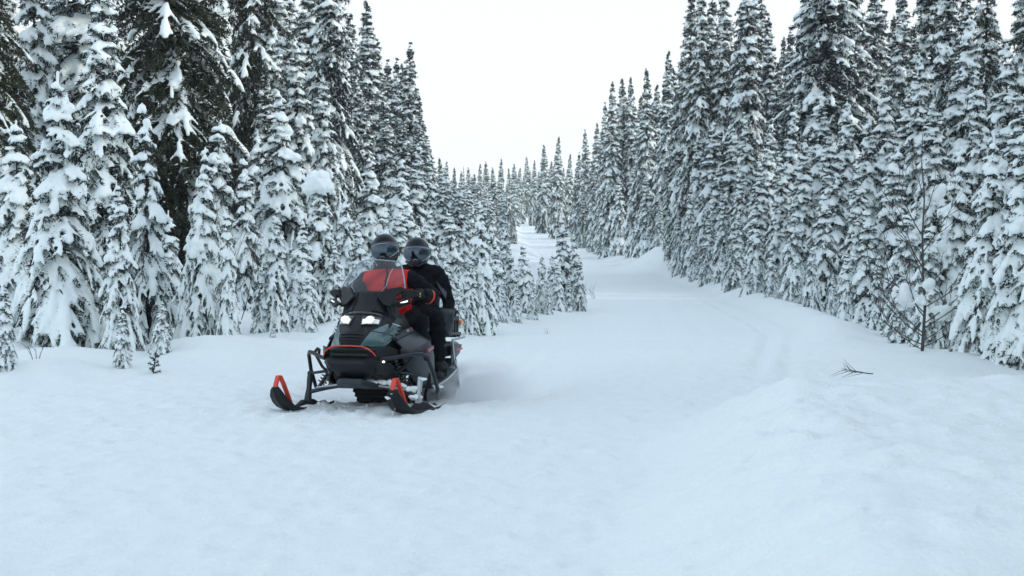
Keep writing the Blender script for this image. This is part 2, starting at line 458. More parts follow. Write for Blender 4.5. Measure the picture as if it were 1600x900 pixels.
    # needles: tapered tufts all along every shoot
    A = np.array(segA); B = np.array(segB); ln = np.linalg.norm(B - A, axis=1)
    cnt = np.maximum(2, (ln * ndens + rng.rand(len(ln))).astype(int)); idx = np.repeat(np.arange(len(A)), cnt); N = len(idx)
    u = rng.rand(N)[:, None]; ax = nrm(B - A)[idx]; p = A[idx] * (1 - u) + B[idx] * u
    rv = nrm(rng.normal(size=(N, 3)) + np.array([0, 0, -0.35])); perp = nrm(rv - ax * np.sum(rv * ax, 1)[:, None])
    d = nrm(ax * rng.uniform(.35, .9, (N, 1)) + perp * .85 + np.array([0, 0, -.12])); l = nlen * rng.uniform(.6, 1.25, (N, 1))
    wv = nrm(np.cross(d, rng.normal(size=(N, 3)))) * nwid * .5 * rng.uniform(.7, 1.3, (N, 1))
    base = p - d * l * .12
    NV = np.stack([base - wv, base + wv, p + d * l + wv * .15], 1).reshape(-1, 3); NF = np.arange(N * 3).reshape(-1, 3)
    crown = mesh_from('crown', NV, NF, False)
    fz = (rng.rand(N) < frost * np.clip(1.0 + 0.9 * d[:, 2], .3, 1.5)).astype(np.int32) * 2; crown.polygons.foreach_set('material_index', fz)
    bm = bmesh.new(); bm.from_mesh(crown)
    wm = bpy.data.meshes.new('w'); wm.from_pydata(wood.v, [], wood.f); nb0 = len(bm.faces); bm.from_mesh(wm); bm.faces.ensure_lookup_table()
    for f in bm.faces[nb0:]: f.material_index = 1; f.smooth = True
    bm.to_mesh(crown); bm.free(); bpy.data.meshes.remove(wm)
    snow = voxel(blobs_mesh(bC, bA, bR), vox, 3, 'snow_load', 0.45)
    tm = mesh_from('trunk', trunk.v, trunk.f)
    tm.materials.append(M['bark'])
    snow.materials.append(M['snow'])
    return dict(H=H, trunk=tm, crown=crown, snow=snow)

PROTO = {}
def proto(key, mat, **k):
    p = fir(**k); p['crown'].materials.append(M[mat]); p['crown'].materials.append(M['bark']); p['crown'].materials.append(M['frost']); PROTO[key] = p
# prototypes: young heavily laden firs, middle-sized firs, tall spires, big dark old firs
for i in range(6):
    proto('y%d' % i, 'needles', seed=11 + i, H=3.6, RAD=0.88 + 0.07 * (i % 3), whorls=18 + i % 3, per=8, side=7, power=0.86, droop=1.22 + 0.16 * (i % 2), load=1.0 + .09 * (i % 3), cover=0.96,
          nlen=0.062, nwid=0.017, ndens=92, vox=0.021, frost=.22, blob=0.047, lean=(0.03, -0.02, 0.05, 0, -0.05, 0.02)[i])
for i in range(4):
    proto('m%d' % i, 'needles', seed=31 + i, H=7.5, RAD=1.35 + .12 * (i % 2), whorls=34, per=8, side=7, power=.82, droop=1.18, load=1.05, cover=.93, nlen=.10, nwid=.028, ndens=50, vox=.036, frost=.32, blob=.061,
          lean=(.02, -.02, .01, -.01)[i])
for i in range(4):
    proto('t%d' % i, 'needles' if i % 2 else 'needles_dark', seed=51 + i, H=14, RAD=1.45 + .12 * (i % 2), whorls=58, per=8, side=5, power=.85, droop=.92, load=1.0, cover=.84, nlen=.15, nwid=.045, ndens=28, vox=.05, frost=.22,
          blob=.070, taper=1.25, topbare=.12)
for i in range(2):
    proto('d%d' % i, 'needles_dark', seed=71 + i, H=14, RAD=1.9, whorls=42, per=8, side=6, power=.7, droop=.95, load=1.05, cover=.46, nlen=.16, nwid=.045, ndens=34, vox=.055, frost=.07, blob=.078, taper=1.3, topbare=.1)
proto('cap', 'needles', seed=91, H=3.9, RAD=.85, whorls=19, per=8, side=7, power=.75, droop=1.2, load=1.05, cover=.96, nlen=.062, nwid=.017, ndens=92, vox=.022, blob=.042, balls=((.02, -.10, 3.62, .34), (-.12, -.1, 3.5, .28), (.2, 0, 3.55, .24)))

_frng = random.Random(4)
def unpix(px, Y): return (px - 800.0) * Y / F_PX
def place_tree(px, top, Y, kind, label, group=None, ws=None, name='fir_tree'):
    X = unpix(px, Y); zb = gz(X, Y) - 0.06
    H = CAM_H + (HORIZON - top) * Y / F_PX - zb
    p = PROTO[kind]; s = H / p['H']
    if ws is None: ws = _frng.uniform(.80, 1.20)
    e = empty(name, (X, Y, zb), _frng.uniform(0, 6.28)); e.scale = (s * ws, s * ws, s)
    for q, nm in (('trunk', 'trunk'), ('crown', 'crown'), ('snow', 'snow_load')): link(nm, p[q], None, e)
    tag(e, label, 'tree', group)
    return e
def yk(): return 'y%d' % _frng.randrange(6)
def mk(): return 'm%d' % _frng.randrange(4)
def tk(): return 't%d' % _frng.randrange(4)

# --- single firs one can point to
for px, top, Y, kind, ws, label in (
    (95, 118, 14.4, 'y1', 1.0, 'large snow-laden young fir with a clear pointed top, foremost of the left firs'),
    (6, 440, 12.1, 'y3', .95, 'small fir bowed under snow at the left edge, nearest the trail'),
    (232, 165, 15.2, 'y0', .72, 'slim pointed snow-laden fir just right of the two big left-hand firs'),
    (190, 285, 14.0, 'y4', .75, 'narrow snow-packed young fir between the large pointed fir and the slim one'),
    (312, 232, 15.0, 'y2', .72, 'young fir rising from the rounded drift with snow down to its foot'),
    (356, 330, 14.7, 'y5', .62, 'short narrow fir on the right shoulder of the rounded drift'),
    (500, 268, 17.6, 'cap', 1.0, 'fir crowned by one huge round ball of snow'),
    (432, 322, 16.0, 'y3', .8, 'young snow-laden fir left of the snowmobile, before the taller firs'),
    (165, -45, 19.0, 'm1', .95, 'tall layered fir with thick snow shelves behind the large pointed fir'),
    (752, 318, 19.2, 'y2', .75, 'lone pointed snow-laden fir just right of the snowmobile'),
    (880, 343, 27.0, 'y0', .95, 'taller fir at the right end of the small roadside fir clump'),
    (1325, 395, 20.6, 'y5', 1.0, 'small fir with its bare dark stem showing at the right trail edge'),
    (1548, 215, 13.6, 'y1', .95, 'thickly caked fir beside the bare sapling at the right'),
    (1612, 190, 13.0, 'y4', 1.0, 'snow-caked fir cut by the right edge of the picture'),
    (190, 478, 12.7, 'y0', .95, 'small fir half buried in snow below the narrow left-hand fir'),
    (1485, 235, 15.6, 'y2', .9, 'snow-laden fir directly behind the bare sapling'),
    (1060, 330, 55.0, 'm3', .9, 'drooping dark fir with one white pad, where the right-hand drift meets the forest'),
    (575, 2, 52.0, 't1', 1.0, 'tall spire standing on the left skyline left of the lower gap'),
    (640, 68, 62.0, 't3', .95, 'last tall spire of the left skyline, nearest the open sky'),
    (1043, 80, 76.0, 't1', .8, 'thin spire standing clear on the right skyline'),
    (268, -420, 24.0, 'd0', 1.0, 'huge dark old fir with little snow, above the slim left-hand firs'),
    (-40, -330, 21.0, 'd1', .95, 'huge old fir at the top left corner'),
    (396, -250, 30.0, 'd1', .62, 'big old fir with broad dark boughs, left of the snow-ball fir'),
    (1292, -230, 40.0, 't3', 1.1, 'massive dark fir with shaggy boughs, highest of the right-hand forest'),
):
    place_tree(px, top, Y, kind, label, None, ws)

# --- young firs along the left of the trail
LG = 'young firs on the left bank'
for px, top, Y in ((-75, 260, 15.5), (28, 190, 18.5), (268, 330, 18.0), (130, 300, 17.6), (60, 330, 16.6), (408, 400, 16.0), (470, 345, 17.0), (520, 380, 17.4), (385, 250, 19.5),
                   (445, 150, 21.5), (340, 190, 21), (545, 300, 20.0), (480, 430, 16.2), (565, 350, 19.0), (598, 330, 21), (625, 320, 22), (585, 250, 25), (410, 205, 23)):
    place_tree(px, top, Y, yk(), 'one of the young snow-laden firs filling the left bank', LG)
LG2 = 'young firs behind the riders'
for px, top, Y in ((620, 250, 27), (650, 225, 29), (672, 240, 31), (690, 262, 30), (706, 330, 24), (716, 285, 30), (664, 330, 22.5), (700, 400, 20.0), (735, 395, 18.9), (640, 300, 25), (775, 380, 22), (768, 300, 36), (735, 290, 40), (715, 440, 18.6)):
    place_tree(px, top, Y, yk() if Y < 28 else mk(), 'one of the snow-laden firs close behind the two riders', LG2)
LG3 = 'small firs beside the trail'
ORD = ['first', 'second', 'third', 'fourth', 'fifth', 'sixth', 'seventh', 'eighth', 'ninth', 'tenth', 'eleventh', 'twelfth', 'thirteenth', 'fourteenth', 'fifteenth']
CL = (790, 801, 819, 845, 862, 898, 906, 832, 782, 806, 856, 872, 888)
for px, top, Y in ((790, 352, 27), (801, 385, 24), (819, 382, 23.5), (845, 398, 24.5), (862, 396, 26), (898, 368, 27.0), (906, 400, 26.6), (832, 432, 22.6), (782, 440, 20.9), (806, 450, 21.6), (856, 440, 24.2), (872, 410, 25.5), (888, 430, 25.6)):
    place_tree(px, top, Y, yk(), '%s fir from the left in the small clump beside the trail bend' % ORD[sorted(CL).index(px)], LG3, _frng.uniform(.8, 1.0))
# --- tall forest on the left
LT = 'tall firs of the left forest'
LSK = {630: 'skyline spire, first to the left of the last tall left-hand spire', 618: 'skyline spire, second to the left of the last tall left-hand spire', 606: 'skyline spire, third to the left of the last tall left-hand spire', 590: 'skyline fir between the three short spires and the tall left spire', 655: 'lower skyline fir just right of the last tall left-hand spire', 548: 'spire left of the tall left skyline spire, by the small sky gap'}
for px, top, Y in ((455, -40, 44), (432, -90, 38), (486, -70, 41), (520, -170, 37), (500, -110, 46), (548, 22, 50), (590, 62, 57), (606, 95, 62), (618, 92, 64), (630, 100, 66), (655, 150, 62), (664, 190, 68),
                   (340, -200, 33), (120, -260, 27), (60, -120, 25), (10, -60, 26), (-90, -200, 24), (540, 60, 45), (560, 90, 43), (470, 60, 33), (420, 40, 30), (510, 120, 31), 
                   (525, 0, 55), (570, 130, 40), (600, 160, 44), (630, 170, 48), (650, 200, 50)):
    place_tree(px, top, Y, tk() if Y > 36 else _frng.choice(['m0', 'm1', 'm2', 'm3']), LSK.get(px, 'one of the tall firs massed in the left forest'), LT)
LM = 'firs of the left skyline dip'
for px, top, Y in ((676, 232, 76), (688, 246, 82), (698, 252, 90), (710, 262, 98), (722, 268, 110), (733, 262, 118), (741, 272, 96), (751, 256, 126), (760, 253, 140), (771, 262, 112), (783, 248, 150), (795, 262, 132), (803, 256, 168), (812, 262, 178), (728, 285, 74), (758, 290, 70), (785, 300, 66), (745, 305, 58), (704, 285, 60),
                   (775, 310, 88), (790, 318, 98), (802, 322, 112)):
    place_tree(px, top, Y, tk() if Y > 80 else mk(), 'one of the distant firs below the lowest dip of the skyline', LM)
# --- right side edge, young and middle-sized
RG = 'snow-laden firs along the right of the trail'
for px, top, Y in ((1392, 240, 20.5), (1290, 305, 24), (1268, 385, 22.8), (1240, 330, 26.5), (1206, 385, 28), (1180, 330, 31), (1216, 442, 26.8), (1150, 330, 35), (1166, 410, 31.5), (1130, 300, 41), (1108, 330, 43), (1085, 355, 48),
                   (1048, 285, 62), (1030, 310, 70), (1358, 330, 20.3), (1415, 330, 17.5), (1250, 440, 24.0), (1300, 430, 21.8), (1135, 400, 36.5), (1100, 390, 43.5), (1370, 400, 18.6), (1520, 320, 15.8), (1450, 350, 15.4), (1575, 330, 13.2), (1410, 420, 16.4), (1505, 420, 13.9)):
    place_tree(px, top, Y, yk() if Y < 33 else mk(), 'one of the snow-laden firs lining the right of the trail', RG)
RM = 'middle-sized firs of the right forest'
for px, top, Y in ((1572, 70, 20), (1440, 85, 25), (1500, 30, 25), (1410, 150, 26), (1350, 180, 27), (1315, 160, 29), (1275, 150, 31), (1235, 170, 35), (1200, 190, 38), (1165, 180, 42), (1140, 200, 46), (1115, 190, 50), (1090, 210, 54), (1070, 220, 58),
                   (1380, 120, 32), (1460, 160, 22), (1530, 120, 21), (1590, 150, 18.5), (1255, 220, 30), (1300, 215, 27), (1220, 240, 33), (1185, 250, 36), (1340, 250, 23), (1155, 260, 40), (1120, 260, 46), (1078, 290, 52), (1640, 40, 19)):
    place_tree(px, top, Y, mk(), 'one of the middle-sized snowy firs massed in the right forest', RM)
RT = 'tall firs on the right skyline'
RL = (1025, 1010, 1000, 985, 972, 957, 945, 932, 915); RR = (1051, 1065, 1078, 1091)
for px, top, Y in ((1602, -150, 26), (1535, -120, 28), (1475, -90, 35), (1505, -30, 31), (1450, -140, 42), (1405, -30, 48), (1390, 25, 50), (1366, -50, 46), (1348, 70, 62), (1325, -110, 44), (1262, -70, 43), (1233, 45, 56), (1222, 58, 62), (1200, 22, 57),
                   (1186, -10, 59), (1165, -70, 53), (1150, 66, 64), (1143, 72, 66), (1126, -35, 57), (1110, -15, 61), (1091, -35, 57), (1078, -15, 60), (1065, 92, 72), (1051, 106, 80), (1025, 132, 88), (1010, 106, 85), (1000, 150, 94), (985, 121, 96),
                   (972, 123, 97), (957, 128, 95), (945, 160, 104), (932, 192, 114), (915, 203, 118), (904, 238, 128), (1640, -200, 30), (1310, -60, 50), (1280, 10, 48), (1245, 60, 46), (1212, 100, 48), (1175, 90, 54), (1425, 40, 40)):
    lab = 'one of the tall narrow firs standing on the right skyline'
    if px in RL: lab = 'skyline spire, %s to the left of the thin clear spire on the right' % ORD[RL.index(px)]
    if px in RR: lab = 'skyline spire, %s to the right of the thin clear spire on the right' % ORD[RR.index(px)]
    if px == 1390: lab = 'tapering spire between the two sky gaps near the upper right'
    place_tree(px, top, Y, tk(), lab, RT, _frng.uniform(.72, .95))
RF = 'firs where the trail bends away'
for px, top, Y in ((1012, 275, 80), (990, 262, 86), (968, 275, 92), (948, 268, 100), (928, 258, 108), (912, 290, 116), (1035, 230, 78), (960, 220, 108), (938, 236, 116), (920, 270, 124), (900, 262, 134), (890, 240, 140), (872, 213, 136), (881, 262, 146), (850, 226, 150), (862, 252, 160),
                   (835, 250, 172), (842, 268, 182), (822, 245, 196), (828, 266, 206), (852, 270, 176), (870, 280, 160), (888, 292, 148), (903, 305, 132), (862, 290, 186), (848, 285, 200), (836, 280, 212), (818, 275, 222), (806, 268, 232), (815, 290, 210)):
    place_tree(px, top, Y, tk() if Y > 100 else mk(), 'one of the firs along the far bend of the trail', RF)
# --- more forest beyond and outside the frame, filling the depth between the rows
_g = random.Random(21)
cnt = 0
while cnt < 12:
    Y = _g.uniform(26, 75); X = _g.uniform(-32, -6); px = 800 + X * F_PX / Y
    if signed_edge(np.array([X]), np.array([Y]), LEFT_EDGE, True)[0] < 5 or px < -150 or px > 640: continue
    place_tree(px, _g.uniform(-20, 140) if px < 520 else 395 - (7.5 - 1.4) * F_PX / Y, Y, tk(), 'one of the firs standing deep in the left forest', 'firs deep in the left forest'); cnt += 1
cnt = 0
while cnt < 12:
    Y = _g.uniform(26, 90); X = _g.uniform(13, 42); px = 800 + X * F_PX / Y
    if signed_edge(np.array([X]), np.array([Y]), RIGHT_EDGE, False)[0] < 5 or px < 1020 or px > 1750: continue
    place_tree(px, max(395 - (9.0 - 1.4) * F_PX / Y, 110), Y, tk(), 'one of the firs standing deep in the right forest', 'firs deep in the right forest'); cnt += 1

for X, Y, H in ((13, 46, 7), (15, 50, 8), (12.5, 54, 7), (17, 55, 9), (14.5, 58, 8), (19, 60, 9), (20, 52, 9), (18, 47, 9), (13, 62, 8), (15, 70, 9), (13.5, 78, 8), (17, 84, 9), (12.5, 88, 7.5), (14, 96, 8), (18, 92, 9), (13, 104, 7.5), (16, 110, 8), (20, 102, 9), (13.5, 118, 7), (18, 124, 8), (15, 132, 7), (22, 116, 9), (24, 78, 10), (22, 64, 10), (12.5, 145, 6), (14, 160, 6), (13, 175, 6)):  # further forest trees, hidden behind the rows, added to block sun gaps onto the trail
    zt = gz(X, Y) + H
    place_tree(800 + X * F_PX / Y, HORIZON - (zt - CAM_H) * F_PX / Y, Y, tk(), 'one of the firs standing deep in the right forest', 'firs deep in the right forest')
# --- the right-hand forest goes on beside and behind the camera
for X, Y, H in ((8.6, 8.2, 12), (11, 5, 14), (9.5, 2.2, 13), (12.5, 9.5, 14.5), (14, 3, 15), (10.2, -1.5, 13), (15.5, 7, 14), (13, -4, 15), (17, .5, 15), (11.5, -7, 14), (18, 10, 15), (20, 5, 16), (22, 9, 16), (9.0, 10.4, 9), (16, 11.5, 15), (21, -3, 16), (17, 14, 14), (21, 15, 15), (19, 18, 14), (24, 20, 15), (26, 14, 16), (28, 24, 16), (22, 24, 14), (19, 22, 12), (27, 29, 15), (31, 19, 16), (24, 27, 15)):
    place_tree(800 + X * F_PX / Y, HORIZON - (H - CAM_H) * F_PX / Y, Y, tk(), 'one of the tall firs beyond the right edge of the picture', 'firs beyond the right edge')

# --- the far wood that closes the view is one mass
fw = []
base = PROTO['t1']
def far_wood():
    rng = np.random.RandomState(8); V = []; Fc = []; VS = []; FS = []
    for k in range(260):
        Y = rng.uniform(225, 420); X = rng.uniform(-75, 75)
        if abs(X - 3) < 6 and Y < 240: continue
        zb = gz(X, Y) - .3; H = rng.uniform(7, 11.5); rr = H * rng.uniform(.075, .1); n = 8
        for lv in range(16):
            t = lv / 16; z1 = zb + H * (t + .11); z0 = zb + H * t; r = rr * (1 - t) ** .8 * rng.uniform(.85, 1.15)
            for part, (vv, ff), rm, dz in ((0, (V, Fc), 1.0, 0), (1, (VS, FS), .92, .012 * H)):
                b = len(vv); a0 = rng.rand() * 6
                vv.append((X, Y, z1 + dz))
                for j in range(n):
                    q = r * rm * rng.uniform(.55, 1.15); vv.append((X + q * math.cos(a0 + j * 6.283 / n), Y + q * math.sin(a0 + j * 6.283 / n), z0 + dz + rng.uniform(-.02, .02) * H))
                for j in range(n):
                    if part == 0 or rng.rand() < .62: ff.append((b, b + 1 + j, b + 1 + (j + 1) % n))
    e = empty('far_wood', (0, 300, 10)); tag(e, 'far-off snowy fir wood closing the view beyond the bend', 'forest', kind='stuff')
    for nm, vv, ff, mt in (('crown', V, Fc, 'needles'), ('snow_load', VS, FS, 'snow')):
        o = link(nm, mesh_from(nm, [(x, y - 300, z - 10) for x, y, z in vv], ff, False), M[mt], e); o['kind'] = 'stuff'
far_wood()
# ------------------------------------------------------------------ snowmobile (local axes: x forward, y to the sled's left, z up)
M['black'] = plain('black_plastic', (0.005, 0.0065, 0.008), 0.40, spec=.28, bump=0.15, bscale=220, var=0.25)
M['gloss_black'] = plain('gloss_black', (0.010, 0.012, 0.014), 0.22, coat=0.5)
M['matt_black'] = plain('matt_black', (0.009, 0.010, 0.011), 0.75, bump=0.3, bscale=150)
M['grey_panel'] = plain('dark_grey_panel', (0.016, 0.022, 0.031), 0.38, spec=.35, var=0.15, bscale=12)
M['teal'] = plain('grey_green_paint', (0.070, 0.140, 0.145), 0.30, metal=0.25, var=0.10, bscale=10, coat=0.5)
M['orange'] = plain('orange_red_plastic', (0.70, 0.055, 0.028), 0.45, var=0.1, bscale=20)
M['amber'] = plain('amber_lens', (0.85, 0.22, 0.02), 0.2, coat=0.5)
M['red'] = plain('red_print', (0.65, 0.05, 0.07), 0.4)
M['pale'] = plain('pale_print', (0.55, 0.60, 0.62), 0.4)
M['dark_print'] = plain('dark_print', (0.02, 0.035, 0.04), 0.4)
M['steel'] = plain('dull_steel', (0.42, 0.45, 0.47), 0.38, metal=0.85, var=0.2, bscale=40)
M['dark_metal'] = plain('dark_metal', (0.030, 0.036, 0.042), 0.40, metal=0.4, var=0.25, bscale=40)
M['rubber'] = plain('track_rubber', (0.013, 0.014, 0.015), 0.8, bump=0.4, bscale=90, var=0.3)
M['seat'] = plain('seat_vinyl', (0.012, 0.012, 0.013), 0.55, bump=0.3, bscale=120)

def lamp_mat(name, col, st):
    m, t, p = new_mat(name)
    p.inputs['Base Color'].default_value = (0.8, 0.85, 0.8, 1)
    p.inputs['Emission Color'].default_value = (*col, 1); p.inputs['Emission Strength'].default_value = st
    return m
M['beam'] = lamp_mat('lit_headlamp', (1.0, 0.97, 0.72), 12.0)
M['lit_lens'] = lamp_mat('lit_lens', (1.0, 1.0, 0.85), 0.04)
M['daylamp'] = lamp_mat('lit_strip', (0.9, 0.97, 1.0), 0.5)
def clear_mat(name, tint, gloss=0.06, haze=0.0):
    m = bpy.data.materials.new(name); m.use_nodes = True; t = m.node_tree; t.nodes.clear()
    out = t.nodes.new('ShaderNodeOutputMaterial'); tr = t.nodes.new('ShaderNodeBsdfTransparent'); tr.inputs[0].default_value = (*tint, 1)
    gl = t.nodes.new('ShaderNodeBsdfGlossy'); gl.inputs['Roughness'].default_value = 0.04; gl.inputs['Color'].default_value = (.8, .85, .88, 1)
    fr = t.nodes.new('ShaderNodeFresnel'); fr.inputs[0].default_value = 1.45
    mx = t.nodes.new('ShaderNodeMixShader'); t.links.new(fr.outputs[0], mx.inputs[0]); t.links.new(tr.outputs[0], mx.inputs[1]); t.links.new(gl.outputs[0], mx.inputs[2])
    last = mx
    if haze:
        df = t.nodes.new('ShaderNodeBsdfDiffuse'); df.inputs[0].default_value = (.75, .8, .82, 1)
        m2 = t.nodes.new('ShaderNodeMixShader'); m2.inputs[0].default_value = haze
        t.links.new(mx.outputs[0], m2.inputs[1]); t.links.new(df.outputs[0], m2.inputs[2]); last = m2
    t.links.new(last.outputs[0], out.inputs[0])
    return m
M['screen'] = clear_mat('clear_windshield', (0.74, 0.79, 0.82), haze=0.05)
M['lens'] = clear_mat('clear_lens', (0.8, 0.85, 0.85))
M['edge'] = plain('windshield_edge', (0.35, 0.40, 0.42), 0.2, coat=.3)

sled_z = -0.028
sled = empty('snowmobile', (SLED[0], SLED[1], sled_z))
PITCH = R(4.6)
_fw = Vector((_F[0], _F[1], 0)); _lf = Vector((_L[0], _L[1], 0)); _upv = Vector((0, 0, 1))
_fwp = (_fw * math.cos(PITCH) + _upv * math.sin(PITCH)).normalized(); _upp = _fwp.cross(_lf).normalized()
SLED_M = Matrix((( _fwp.x, _lf.x, _upp.x, SLED[0]), (_fwp.y, _lf.y, _upp.y, SLED[1]), (_fwp.z, _lf.z, _upp.z, sled_z), (0, 0, 0, 1)))
sled.matrix_world = SLED_M
tag(sled, 'black and grey-green snowmobile with lit headlights and red ski loops, carrying two riders', 'snowmobile')

# --- hood surface
_HU = [0, .15, .3, .45, .6, .75, .88, 1.0]
_HX = [.375, .345, .275, .195, .105, .025, -.03, -.085]
_HZ = [.575, .645, .725, .80, .875, .945, 1.005, 1.07]
_HW = [.20, .245, .27, .285, .285, .265, .235, .205]
_HB = [.20, .22, .26, .28, .27, .22, .15, .11]
_HD = [.03, .06, .09, .10, .10, .08, .04, .0]
def hood(u, v, off=0.0):
    f = lambda T: float(np.interp(u, _HU, T))
    def raw(u, v):
        f = lambda T: float(np.interp(u, _HU, T)); a = abs(v)
        return Vector((f(_HX) - f(_HB) * a ** 2.3, f(_HW) * v, f(_HZ) - f(_HD) * a ** 2.6))
    p = raw(u, v)
    if off:
        du = raw(min(u + .02, 1), v) - raw(max(u - .02, 0), v); dv = raw(u, min(v + .02, 1)) - raw(u, max(v - .02, -1))
        n = du.cross(dv); n.normalize()
        if n.x < 0 and n.z < 0: n = -n
        if n.dot(Vector((.6, v * .6, .6))) < 0: n = -n
        p = p + n * off
    return p
def patch(c, nu=8, nv=6, off=0.006, thick=0.012):
    off = off + .009; thick = thick + .006
    """panel on the hood: c = four (u, v) corners in order"""
    mb = MB(); top = []; bot = []
    for i in range(nu + 1):
        for j in range(nv + 1):
            a, b = i / nu, j / nv
            u = (c[0][0] * (1 - a) + c[1][0] * a) * (1 - b) + (c[3][0] * (1 - a) + c[2][0] * a) * b
            v = (c[0][1] * (1 - a) + c[1][1] * a) * (1 - b) + (c[3][1] * (1 - a) + c[2][1] * a) * b
            top.append(hood(u, v, off)); bot.append(hood(u, v, off - thick))
    n = len(top); V = top + bot; Fc = []; w = nv + 1
    for i in range(nu):
        for j in range(nv):
            q = (i * w + j, (i + 1) * w + j, (i + 1) * w + j + 1, i * w + j + 1); Fc.append(q); Fc.append(tuple(k + n for k in reversed(q)))
    rim = [i * w for i in range(nu + 1)] + [nu * w + j for j in range(1, w)] + [i * w + nv for i in range(nu - 1, -1, -1)] + [j for j in range(nv - 1, 0, -1)]
    for k in range(len(rim)): a, b = rim[k], rim[(k + 1) % len(rim)]; Fc.append((a, a + n, b + n, b))
    return mb.add(V, Fc)

rings = []
for i in range(25):
    rings.append([hood(i / 24, -1 + 2 * j / 20) for j in range(21)])
MB().loft(rings, close=False, cap=False).build('hood', M['black'], sled, solid=0.012, autosmooth=50)
# painted side panels: a long band and a lower cheek on either side
for s in (1, -1):
    t1 = patch([(.03, .40 * s), (.29, .50 * s), (.36, .98 * s), (.06, .98 * s)]).build('hood_panel', M['teal'], sled, autosmooth=45, bevel=.004)
    t2 = patch([(.30, .51 * s), (.50, .74 * s), (.56, 1.0 * s), (.37, .99 * s)]).build('hood_panel', M['teal'], sled, autosmooth=45, bevel=.004)
    t3 = patch([(.54, .82 * s), (.66, .88 * s), (.68, 1.0 * s), (.57, 1.0 * s)], off=.012).build('hood_vent', M['grey_panel'], sled, autosmooth=45, bevel=.003)
    patch([(.525, .80 * s), (.545, .80 * s), (.565, .98 * s), (.55, .98 * s)], 2, 4, off=.010).build('chrome_clip', M['pale'], sled)
    for k in range(4):                                                     # louvre teeth down the panel's rear edge
        u0 = .40 + .06 * k
        patch([(u0, .955 * s), (u0 + .025, .955 * s), (u0 + .035, 1.0 * s), (u0 + .01, 1.0 * s)], 1, 1, off=.016).build('louvre', M['black'], sled)
# lettering on the left panel
def text_on(body, size, origin, ax, up, mat, name, parent, shear=.2):
    cu = bpy.data.curves.new('lettering', 'FONT'); cu.body = body; cu.size = size; cu.extrude = .0006; cu.shear = shear; cu.align_x = 'CENTER'; cu.align_y = 'CENTER'; cu.resolution_u = 2
    o = bpy.data.objects.new('tmp', cu); COL.objects.link(o); dg = bpy.context.evaluated_depsgraph_get()
    me = bpy.data.meshes.new_from_object(o.evaluated_get(dg)); bpy.data.objects.remove(o)
    ax = Vector(ax).normalized(); up = Vector(up); up = (up - ax * up.dot(ax)).normalized(); nn = ax.cross(up)
    mt = Matrix(((ax.x, up.x, nn.x, origin[0]), (ax.y, up.y, nn.y, origin[1]), (ax.z, up.z, nn.z, origin[2]), (0, 0, 0, 1)))
    me.transform(mt); return link(name, me, mat, parent)
for sd in (1, -1):
    a_, b_ = hood(.30, .78 * sd, .029), hood(.46, .87 * sd, .027)
    c0, c1 = (a_, b_) if sd > 0 else (b_, a_)
    text_on('SKI-DOO', .052, (c0 + c1) / 2 + Vector((.003, .003 * sd, .003)), c1 - c0, hood(.42, .70 * sd, .018) - hood(.32, .96 * sd, .018), M['dark_print'], 'lettering', sled)
# grille between the panels
g = patch([(.03, -.38), (.24, -.36), (.24, .36), (.03, .38)], 4, 8, off=.004).build('grille', M['matt_black'], sled)
for k in range(4):
    u0 = .06 + .048 * k
    patch([(u0, -.36), (u0 + .018, -.355), (u0 + .018, .355), (u0, .36)], 1, 8, off=.014, thick=.018).build('slat', M['black'], g)
# headlights
for s in (1, -1):
    h = patch([(.36, .17 * s), (.52, .12 * s), (.56, .60 * s), (.42, .60 * s)], 4, 6, off=.010).build('headlight', M['gloss_black'], sled, bevel=.003)
    patch([(.375, .20 * s), (.455, .17 * s), (.50, .56 * s), (.435, .57 * s)], 4, 6, off=.017, thick=.006).build('lens', M['lit_lens'], h)
    c = hood(.455, .36 * s, .022)
    MB().ell(c, (.018, .036, .029)).build('lamp', M['beam'], h)
    MB().tube([c + Vector((.006, 0, .004)), c + Vector((-.012, 0, -.008))], [.046, .030], 16).build('reflector', M['steel'], h)
# brow over the lights and black centre spine
patch([(.575, -.66), (.61, -.64), (.61, .64), (.575, .66)], 2, 12, off=.008, thick=.02).build('brow', M['gloss_black'], sled, bevel=.005)
for s in (1, -1):
    patch([(.64, .30 * s), (.98, .42 * s), (.98, .93 * s), (.66, .86 * s)], 6, 4, off=.008).build('cowl_panel', M['black'], sled, bevel=.004)
# orange trim line round the nose
tr = [Vector((.36, -.232, .505)), Vector((.385, -.215, .535)), Vector((.402, -.165, .570)), Vector((.404, -.125, .584)), Vector((.408, 0, .588)), Vector((.404, .125, .584)), Vector((.402, .165, .570)), Vector((.385, .215, .535)), Vector((.36, .232, .505))]
MB().tube(tr, .0055, 8).build('trim_line', M['orange'], sled)

